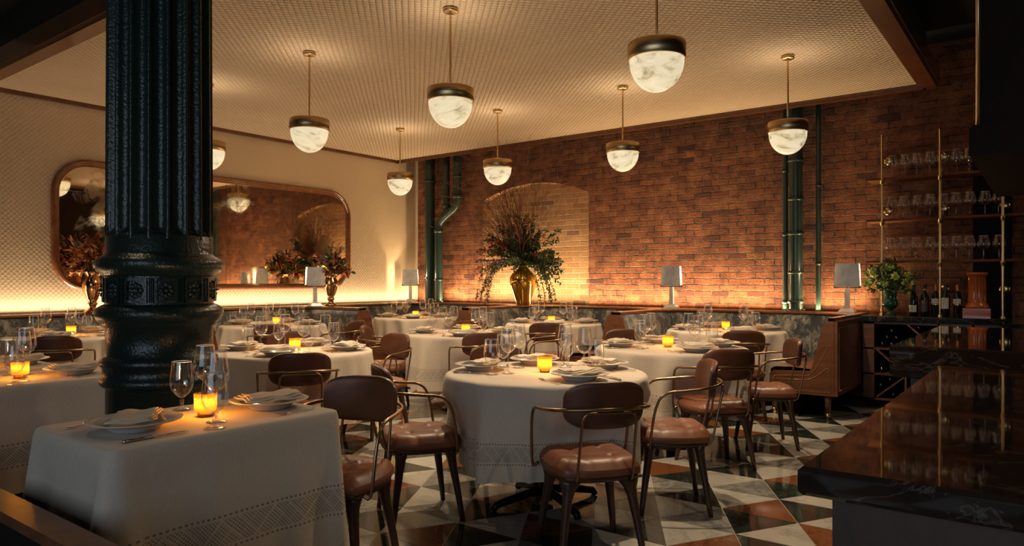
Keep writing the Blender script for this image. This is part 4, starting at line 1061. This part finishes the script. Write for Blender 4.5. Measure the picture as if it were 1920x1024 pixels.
def urn(name, loc, mat, label, sc=1.0):
    v = empty(name, loc, 0, label, 'vase')
    MB().lathe([(a * sc, b * sc) for a, b in [(0, 0), (.085, 0), (.085, .012), (.05, .03), (.038, .05), (.04, .075), (.055, .09), (.05, .10), (.042, .11), (.06, .15), (.095, .24), (.105, .30), (.10, .34), (.072, .385), (.068, .40), (.09, .44), (.095, .45), (.08, .45), (.06, .40), (0, .3)]], 32).build('urn_body', mat, v)
def magnolia(loc, label, seed, sc=1.0, rust=.6):
    rnd = random.Random(seed); e = empty('magnolia_bouquet', loc, 0, label, 'flower arrangement'); fo = MB(); st = MB()
    for k in range(34):
        a = rnd.uniform(0, 2 * pi); el = rnd.uniform(.1, 1.45); ln = rnd.uniform(.2, .40) * sc
        d = Vector((cos(a) * cos(el), sin(a) * cos(el), sin(el))); 
        if loc[0] + d.x * ln < WX + .12: d.x = abs(d.x) * .3
        p = d * ln; st.tube([Vector((0, 0, -.12 * sc)), d * ln * .5 + Vector((0, 0, .02)), p], .004, 4, 0, cap=False)
        for j in range(13):
            q = d * ln * rnd.uniform(.35, 1.0); dd = d * .8 + rv(rnd)
            leafquad(fo, q, dd, rv(rnd), rnd.uniform(.08, .135) * sc, rnd.uniform(.035, .055) * sc, rnd.choice((0, 0, 0, 1, 2, 3)) if rnd.random() > rust else rnd.choice((2, 2, 3)), .18)
    st.build('stems', 'bark', e); fo.build('foliage', ['leaf', 'leaf2', 'leafrust', 'leaforange'], e)
urn('silver_urn', (-8.12, 6.47, LZ), 'dirtsilver', 'tarnished silver urn on the ledge behind the mirror-wall lamp')
magnolia((-8.12, 6.47, LZ + .44), 'bouquet of green and rust magnolia leaves in the silver urn', 3, .95, .35)
urn('copper_urn', (-8.42, 3.46, LZ), 'copper', 'footed copper urn on the ledge beside the column', 1.0)
magnolia((-8.42, 3.46, LZ + .44), 'bouquet of rust magnolia leaves in the copper urn', 9, 1.05, .75)

# green bouquet at the bar
fx, fy = -1.36, 8.36
CTZ = .945
v = empty('green_glass_vase', (fx, fy, CTZ), 0, 'dark green footed glass vase on the back counter', 'vase')
MB().lathe([(0, 0), (.05, 0), (.045, .012), (.015, .03), (.02, .05), (.06, .08), (.078, .115), (.066, .15), (.055, .18), (.068, .25), (.082, .28), (.076, .28), (.05, .19), (0, .1)], 28).build('vase_body', 'greenglass', v)
def green_bouquet():
    rnd = random.Random(21); e = empty('green_bouquet', (fx, fy, CTZ + .27), 0, 'round bouquet of lime green flowers beside the bar lamp', 'flower arrangement')
    fo = MB(); heads = []; st = MB()
    for k in range(70):
        a = rnd.uniform(0, 2 * pi); el = rnd.uniform(-.15, 1.5); ln = rnd.uniform(.13, .30)
        d = Vector((cos(a) * cos(el), sin(a) * cos(el), sin(el))); st.tube([Vector((0, 0, -.15)), d * .05, d * ln], .0025, 4, 0, cap=False)
        for j in range(9): leafquad(fo, d * ln * rnd.uniform(.5, 1.05), d + rv(rnd), rv(rnd), rnd.uniform(.04, .075), rnd.uniform(.016, .026), rnd.choice((0, 1, 1)), .2)
        if k < 26:
            c = d * rnd.uniform(.19, .27); s = rnd.uniform(.035, .055)
            fl = MB(); heads.append(fl)
            for j in range(26): leafquad(fl, c, rv(rnd), rv(rnd), s, s * .8, 0, .4)
    st.build('stems', 'leaf2', e); fo.build('foliage', ['leaf', 'leaf2'], e); [h.build('flower_head', 'lime', e) for h in heads]
green_bouquet()
# ------------------------------------------------------------------ bar
def slab(mb, x0, x1, y0, y1, z0, z1, b=.008, mi=0):
    R_ = [(x0, y0), (x1, y0), (x1, y1), (x0, y1)]; I = [(x0 + b, y0 + b), (x1 - b, y0 + b), (x1 - b, y1 - b), (x0 + b, y1 - b)]
    mb.loft([[(x, y, z0) for x, y in I], [(x, y, z0 + b) for x, y in R_], [(x, y, z1 - b) for x, y in R_], [(x, y, z1) for x, y in I]], mi, smooth=False)
NB0, NB1 = 1.40, 3.42
nb = empty('bar_counter', (-.385, NB0, 0), 0, 'polished brown marble bar counter closest to the camera', 'bar counter', 'marble bar counters')
mb = MB(); slab(mb, 0, 1.6, 0, NB1 - NB0, .895, .95); mb.build('countertop', 'counter', nb)
mb = MB(); mb.box(.05, 1.55, .05, NB1 - NB0 - .05, 0, .893)
mb.build('cabinet', 'darkbody', nb)
nb = empty('service_counter', (-.71, 4.33, 0), 0, 'dark marble service counter with deep edge behind the bar counter', 'bar counter', 'marble bar counters')
mb = MB(); slab(mb, 0, 2.6, 0, 2.11, .78, .95); mb.build('countertop', 'counter', nb)
mb = MB(); mb.box(.09, 2.5, .08, 2.03, 0, .778); mb.build('cabinet', 'darkbody', nb)
# back counter with the wine rack below
bc = empty('back_counter', (-1.59, 8.02, 0), 0, 'black marble back counter along the brick wall', 'counter', None)
mb = MB(); slab(mb, .0, 5.9, 0, .725, .885, CTZ, .006); slab(mb, 1.25, 5.9, -.84, -.002, .885, CTZ, .006); mb.build('countertop', 'counter_dark', bc)
RX0, RX1, RY0 = -1.56, 1.2, 8.05
wr = empty('wine_rack', (RX0, RY0, 0), 0, 'walnut wine rack with diagonal dividers under the back counter', 'wine rack')
rows = [.105, .36, .62, .88]; cols = [.10, .385, .67, .955, 1.24, 1.525, 1.81]
mb = MB(); D_ = .62
mb.box(0, cols[0], 0, D_, .09, .883)
for x in cols[1:]: mb.box(x - .009, x + .009, 0, D_, .09, .883 if x > .6 else rows[2])
for z_ in rows: mb.box(0, cols[-1], 0, D_, z_ - .018, z_ if z_ < .8 else .884)
mb.build('frame', 'walnut', wr)
mb = MB().box(0, 2.7, D_ - .02, D_, .09, .883); mb.box(cols[-1], 2.7, 0, D_ - .03, .09, .883); mb.build('back_panel', 'plinth', wr)
MB().box(.02, 2.7, .05, D_, 0, .088).build('toe_kick', 'plinth', wr)
def diag(x0, z0, x1, z1):
    d = Vector((x1 - x0, z1 - z0)).normalized(); n_ = Vector((-d.y, d.x)) * .008
    vs = [(x0 + n_.x, 0.004, z0 + n_.y), (x1 + n_.x, 0.004, z1 + n_.y), (x1 - n_.x, 0.004, z1 - n_.y), (x0 - n_.x, 0.004, z0 - n_.y)]
    vs += [(a, D_ - .03, c) for a, b, c in vs]
    MB().add(vs, [(0, 1, 2, 3), (7, 6, 5, 4), (0, 4, 5, 1), (1, 5, 6, 2), (2, 6, 7, 3), (3, 7, 4, 0)]).build('diagonal_divider', 'walnut', wr)
diag(.12, rows[1] + .245, .37, rows[1] + .01); diag(.12, .115, .37, .335); diag(.40, rows[2] + .245, .65, rows[2] + .01); diag(.69, rows[2] + .01, .94, rows[2] + .245)
diag(.40, .115, .65, .335); diag(.40, .60, .65, .37)
def wine_proto(kind):
    """upright bottle, z up"""
    r = empty('wine_bottle', (0, 0, 0), 0, 'x', 'bottle')
    if kind == 'burg': pr = [(0, 0), (.036, 0), (.040, .006), (.040, .15), (.036, .18), (.022, .225), (.015, .25), (.0145, .30), (.016, .302), (.016, .31), (0, .31)]
    else: pr = [(0, 0), (.034, 0), (.038, .006), (.038, .19), (.034, .21), (.019, .232), (.0148, .25), (.0145, .305), (.016, .307), (.016, .315), (0, .315)]
    MB().lathe(pr, 24).build('bottle_body', 'bottle', r)
    return r, pr
def bottle_label(r, z0, z1, mat, rr=.0405, span=2.2, lines=True, crest=False):
    a0 = -radians(128) - span / 2 + radians(90) * 0 + radians(22); n = 12   # centred toward the room
    vs = []; 
    for z_ in (z0, z1): vs += [(rr * cos(a0 + span * i / n), rr * sin(a0 + span * i / n), z_) for i in range(n + 1)]
    lb = MB().add(vs, [(i, i + 1, n + 2 + i, n + 1 + i) for i in range(n)], 0, True).build('label', mat, r)
    ink = MB(); rr2 = rr + .0005; c = a0 + span / 2
    def bar(h, w, z_):
        m = 4; vv = []
        for zz in (z_ - h / 2, z_ + h / 2): vv += [(rr2 * cos(c - w / 2 + w * i / m), rr2 * sin(c - w / 2 + w * i / m), zz) for i in range(m + 1)]
        ink.add(vv, [(i, i + 1, m + 2 + i, m + 1 + i) for i in range(m)])
    if lines:
        for k, w in enumerate((.9, .55, .7)): bar(.0022, w, z1 - .014 - .009 * k)
    if crest: bar(.012, .16, (z0 + z1) / 2 + .004); bar(.018, .09, (z0 + z1) / 2 - .004); bar(.004, .24, (z0 + z1) / 2 - .014); bar(.0022, .6, z0 + .012)
    ink.build('print', 'ink' if mat == 'label' else 'label', lb)
def foil(r, mat, h=.062, top=.3155):
    MB().lathe([(.0152, top - h), (.0165, top - .004), (.0168, top + .0005), (0, top + .001)], 18).build('foil_capsule', mat, r)
by = 8.42
for i, (x, kind, z0, z1, lm, fm, lb) in enumerate(((-1.155, 'burg', .035, .105, 'label', 'foilblack', 'wine bottle with low white label, next to the flowers'),
        (-1.055, 'bdx', .04, .16, 'labeldark', 'foilblack', 'wine bottle with dark label, second from the flowers'),
        (-.955, 'bdx', .125, .175, 'label', 'foil', 'wine bottle with high cream label and orange capsule, in the middle of five'),
        (-.868, 'bdx', .075, .185, 'label', 'foilblack', 'wine bottle with tall white label and small crest'),
        (-.765, 'bdx', .125, .175, 'label', 'foil', 'wine bottle with orange capsule standing beside the rust pedestal'))):
    r, _ = wine_proto(kind); r.location = (x, by - .02 * (i == 3), CTZ); r['label'] = lb; r['group'] = 'wine bottles on the back counter'
    bottle_label(r, z0, z1, lm, crest=(i == 3)); foil(r, fm, .06, .3105 if kind == 'burg' else .3155)
    if i in (2, 4): MB().lathe([(.0405, .112), (.0405, .12)], 24).build('gold_band', 'brass', r)
    if i == 1: MB().lathe([(.0172, .262), (.0172, .272)], 18).build('neck_band', 'label', r)
# bottles lying in the rack, neck ends to the room
BT = empty('racked_bottle', (0, 0, 0), 0, 'x', 'bottle')
def lay(pr): return pr
mb = MB(); pr = [(0, .0), (.0145, .0), (.0155, .004), (.0145, .008), (.0145, .06), (.02, .085), (.037, .115), (.038, .30), (0, .30)]
vs = []; seg = 18
for (r_, z_) in pr: vs += [(r_ * cos(2 * pi * k / seg), z_, r_ * sin(2 * pi * k / seg)) for k in range(seg)]
fs = [(i * seg + k, i * seg + (k + 1) % seg, (i + 1) * seg + (k + 1) % seg, (i + 1) * seg + k) for i in range(len(pr) - 1) for k in range(seg)]
mb.add(vs, fs, 0, True).build('bottle_body', 'bottle', BT)
mb = MB(); vs = []; pr = [(0, -.001), (.0155, -.001), (.0162, .006), (.0155, .05)]
for (r_, z_) in pr: vs += [(r_ * cos(2 * pi * k / seg), z_, r_ * sin(2 * pi * k / seg)) for k in range(seg)]
mb.add(vs, [f for f in fs if max(f) < 4 * seg], 0, True).build('foil_capsule', 'dirtsilver', BT)
RB = [(.165, rows[2] + .04, 'bottom row beside the booth'), (.25, rows[2] + .04, 'bottom row, second from the booth'), (.335, rows[2] + .04, 'bottom row, third from the booth'), (.208, rows[2] + .108, 'second row beside the booth'), (.293, rows[2] + .108, 'second row away from the booth'), (.25, rows[2] + .176, 'topmost of the pyramid')]
for x, z_, w in RB: place(BT, (RX0 + x, RY0 + .05, z_), 0, 'bottle in the upper wine rack bay, ' + w, 'bottles lying in the wine rack')
for x, z_, w in ((.16, rows[1] + .04, 'in the middle bay under the diagonal, by the booth'), (.245, rows[1] + .04, 'in the middle bay under the diagonal, away from the booth'), (.30, rows[1] + .165, 'in the middle bay above the diagonal'),
                 (.15, .235, 'in the lowest bay above the diagonal, lower one'), (.235, .305, 'in the lowest bay above the diagonal, higher one'), (.265, .152, 'in the lowest bay under the diagonal, by the booth'), (.335, .152, 'in the lowest bay under the diagonal, away from the booth'),
                 (.49, rows[2] + .215, 'in the upper second bay above the diagonal'), (.46, rows[2] + .04, 'in the upper second bay under the diagonal')):
    place(BT, (RX0 + x, RY0 + .05, z_), 0, 'wine bottle lying ' + w, 'bottles lying in the wine rack')

# rust glazed pedestal
px_, py_ = -.60, 8.42
v = empty('fluted_pedestal', (px_, py_, CTZ), 0, 'rust glazed fluted pedestal standing on the back counter beside the bottles', 'pedestal')
MB().box(-.115, .115, -.1, .1, 0, .085).build('plinth_block', 'rustglaze', v)
MB().lathe([(.10, .085), (.105, .10), (.095, .12), (.082, .135), (.078, .15)], 32, cap=True).build('moulded_base', 'rustglaze', v)
MB().lathe([(.078, .15), (.078, .17), (.076, .40), (.08, .41)], 16 * 8, rad=lambda r, z, a: r - .007 * abs(sin(a * 8)) * (.16 < z < .405)).build('fluted_shaft', 'rustglaze', v)
MB().lathe([(.078, .405), (.092, .415), (.092, .44), (0, .44)], 32).build('capital', 'rustglaze', v)
struct(MB().box(-.66, -.33, WY - .012, WY - .001, CTZ, 2.75), 'trim_7', 'plinth')

# brass shelving with glasses
SZ = (1.515, 1.955, 2.395); SX0, SX1 = -1.60, .62; SY0, SY1 = 8.40, 8.70
RODX = (-1.445, -.915, -.39, .135)
sh = empty('brass_glass_shelf', (SX0, SY0, CTZ), 0, 'three-tier wooden shelf on brass rods fixed to the brick wall', 'shelf')
for z_ in SZ: MB().box(0, SX1 - SX0, 0, SY1 - SY0, z_ - CTZ - .022, z_ - CTZ).build('shelf_board', 'shelfwood', sh)
for x in RODX:
    e = MB().lathe([(.0125, .0), (.0125, 2.845 - CTZ)], 14, (x - SX0, -.018, 0))
    e.lathe([(.024, 0), (.024, .008), (.013, .02)], 14, (x - SX0, -.018, 0)); e.lathe([(.017, 2.83 - CTZ), (.017, 2.85 - CTZ), (.0, 2.855 - CTZ)], 14, (x - SX0, -.018, 0))
    rod = e.build('brass_rod', 'brass', sh)
    for z_ in SZ:
        mb = MB(); mb.lathe([(.013, z_ - CTZ - .07), (.019, z_ - CTZ - .065), (.019, z_ - CTZ - .035), (.024, z_ - CTZ - .028), (.014, z_ - CTZ - .02)], 14, (x - SX0, -.018, 0))
        mb.tube([(x - SX0, -.018, z_ - CTZ - .04), (x - SX0, .10, z_ - CTZ - .04), (x - SX0, .12, z_ - CTZ - .024)], .006, 6); mb.build('shelf_bracket', 'brass', rod)
    for z_ in (1.22, 2.07, 2.62):
        mb = MB(); mb.tube([(x - SX0, -.018, z_ - CTZ), (x - SX0, WY - SY0 - .004, z_ - CTZ)], .009, 8)
        vs = []; seg = 24; pr = [(0, .0), (.03, .0), (.046, .008), (.05, .02), (.05, .026)]
        for (r_, d_) in pr: vs += [(x - SX0 + r_ * cos(2 * pi * k / seg), WY - SY0 - .03 + d_, z_ - CTZ + r_ * sin(2 * pi * k / seg)) for k in range(seg)]
        mb.add(vs, [(i * seg + k, i * seg + (k + 1) % seg, (i + 1) * seg + (k + 1) % seg, (i + 1) * seg + k) for i in range(len(pr) - 1) for k in range(seg)], 0, True)
        mb.build('wall_flange', 'brass', rod)
ORD = ['first', 'second', 'third', 'fourth', 'fifth', 'sixth', 'seventh', 'eighth', 'ninth']
rnd = random.Random(4)
for zi, z_ in enumerate(SZ):
    x = -1.375
    for k in range(9 if zi < 2 else 8):
        place(BG, (x + rnd.uniform(-.008, .008), 8.50 + rnd.uniform(-.02, .02), z_), 0,
              'big wine glass on the %s brass-railed shelf, %s from the lamp end' % (('lowest', 'middle', 'top')[zi], ORD[k]), 'wine glasses on the %s shelf' % ('lowest', 'middle', 'top')[zi])
        x += .118

# ------------------------------------------------------------------ hood above the bar
hd = empty('bar_canopy', (-.375, 4.72, 2.0), 0, 'dark wooden canopy hanging over the service counter', 'canopy')
mb = MB(); mb.box(0, 3.0, 0, 2.44, 0, .155); mb.box(.012, 2.98, .012, 2.42, .155, .17); mb.build('lower_moulding', 'darkwood', hd)
mb = MB(); mb.box(.04, 2.9, .04, 2.38, .171, ZU - 2.0 - .003); mb.build('upper_box', 'darkwood', hd)
MB().tube([(.04, .04, .171), (.04, .04, ZU - 2.0 - .005)], .012, 8).build('brass_corner_strip', 'inlay', hd)
for i, k in enumerate((0, .06)):
    P = fillet([(.26 + k, .035, 1.9), (.26 + k, .035, .42 + k), (1.5, .035, .42 + k)], .22 - k, 8); MB().tube(P, .016, 8).build('panel_moulding', simple('gloss_dark_moulding%d' % i, (0.02, 0.018, 0.02), .15), hd)

# ------------------------------------------------------------------ low partition with wooden cap
lp = empty('low_partition', (-6.0, .78, 0), 0, 'low dark partition with wooden cap rail along the small tables', 'partition')
MB().box(0, 4.9, .015, .085, 0, .565).build('panel', 'plinth', lp)
mb = MB(); slab(mb, -.02, 4.92, 0, .10, .567, .60, .006); mb.build('cap_rail', 'walnut', lp)

# ------------------------------------------------------------------ liquor shelf seen only in the mirror
lq = empty('liquor_shelf', (4.25, 6.6, 0), 0, 'backlit liquor shelf reflected in the long mirror', 'shelf')
mb = MB()
for z_ in (1.4, 1.95, 2.5, 3.05): mb.box(0, .34, 0, 2.0, z_, z_ + .03)
mb.build('shelf_boards', 'walnut', lq)
MB().box(.32, .335, 0, 2.0, 1.43, 3.05).build('lit_back_panel', m_emit('backlight', (1.0, 0.78, 0.5), .9), lq)
LB_ = MB(); LB_.lathe([(0, 0), (.04, 0), (.042, .01), (.042, .17), (.018, .22), (.015, .3), (0, .3)], 14)
lbp = LB_.build('liquor_bottle', simple('amber_liquor', (.35, .14, .03), .1, **{'Transmission Weight': .6}), None, None, 0, 'x', 'bottle')
for zi, z_ in enumerate((1.43, 1.98, 2.53)):
    for k in range(12):
        place(lbp, (4.42, 6.72 + k * .155, z_), 0, 'amber liquor bottle on the backlit shelf reflected in the mirror', 'liquor bottles')

# ------------------------------------------------------------------ lights
def strip(name, loc, lx, rot, e, col=(1.0, 0.66, 0.33), w=.02):
    o = lamp('AREA', name, loc, e, col, rot=rot, shape='RECTANGLE', size_y=w)
    o.data.size = lx; return o
# LED strips set on the ledge at the foot of both walls, shining up
strip('ledge_strip_brick', ((WX - 1.62) / 2, WY - .15, LZ + .012), 6.9, (pi, 0, 0), 105, (1.0, .70, .36), w=.03)
strip('ledge_strip_mirror', (WX + .09, 4.8, LZ + .012), 7.4, (pi, 0, pi / 2), 27, (1.0, .73, .44), w=.03)
# cove strips around the dropped ceiling
# added fill spots under the upper ceiling, no fixtures there
for (x, y, e) in ((.6, 2.4, 60), (-.2, 5.4, 40), (-4.2, .9, 16), (1.2, 7.4, 25), (-7.0, .6, 25)):
    lamp('SPOT', 'added_fill_spot', (x, y, ZU - .02), e, SOFT, .04, spot_size=radians(110), spot_blend=.8)
for (x, e) in ((-1.15, 14), (-.5, 14)): lamp('SPOT', 'counter_spot', (x, 8.25, ZU - .03), e, (1, .9, .72), .03, spot_size=radians(40), spot_blend=.6)
# assumed window behind the camera, unseen; area lamp added for the cool highlights
wn = MB().box(-2.6, 2.6, -3.078, -3.06, .5, 3.2); struct(wn, 'assumed_window', m_emit('cool_pane_glow', (0.55, 0.75, 1.0), .12))
lamp('AREA', 'added_cool_light', (0, -3.0, 1.9), 36, (0.72, 0.85, 1.0), rot=(radians(90), 0, 0), shape='RECTANGLE', size_y=2.4).data.size = 5

w = bpy.data.worlds.new('world'); sc.world = w; w.use_nodes = True
w.node_tree.nodes['Background'].inputs[0].default_value = (0.01, 0.01, 0.012, 1)

cam = bpy.data.cameras.new('camera'); co = bpy.data.objects.new('camera', cam); COL.objects.link(co)
cam.sensor_width = 36; cam.lens = 1337 / 1920 * 36; cam.shift_y = 15 / 1920; cam.clip_end = 60; cam.clip_start = .05
co.location = (0, 0, H); co.rotation_euler = (pi / 2, 0, radians(37.2)); sc.camera = co

sc.view_settings.view_transform = 'Standard'; sc.view_settings.look = 'None'
sc.view_settings.exposure = 0.62; sc.view_settings.gamma = 1.0; sc.view_settings.use_curve_mapping = False
c = sc.cycles
c.max_bounces = 10; c.diffuse_bounces = 4; c.glossy_bounces = 5; c.transmission_bounces = 6; c.transparent_max_bounces = 32
c.sample_clamp_indirect = 4.0; c.caustics_reflective = False; c.caustics_refractive = False; c.use_denoising = True
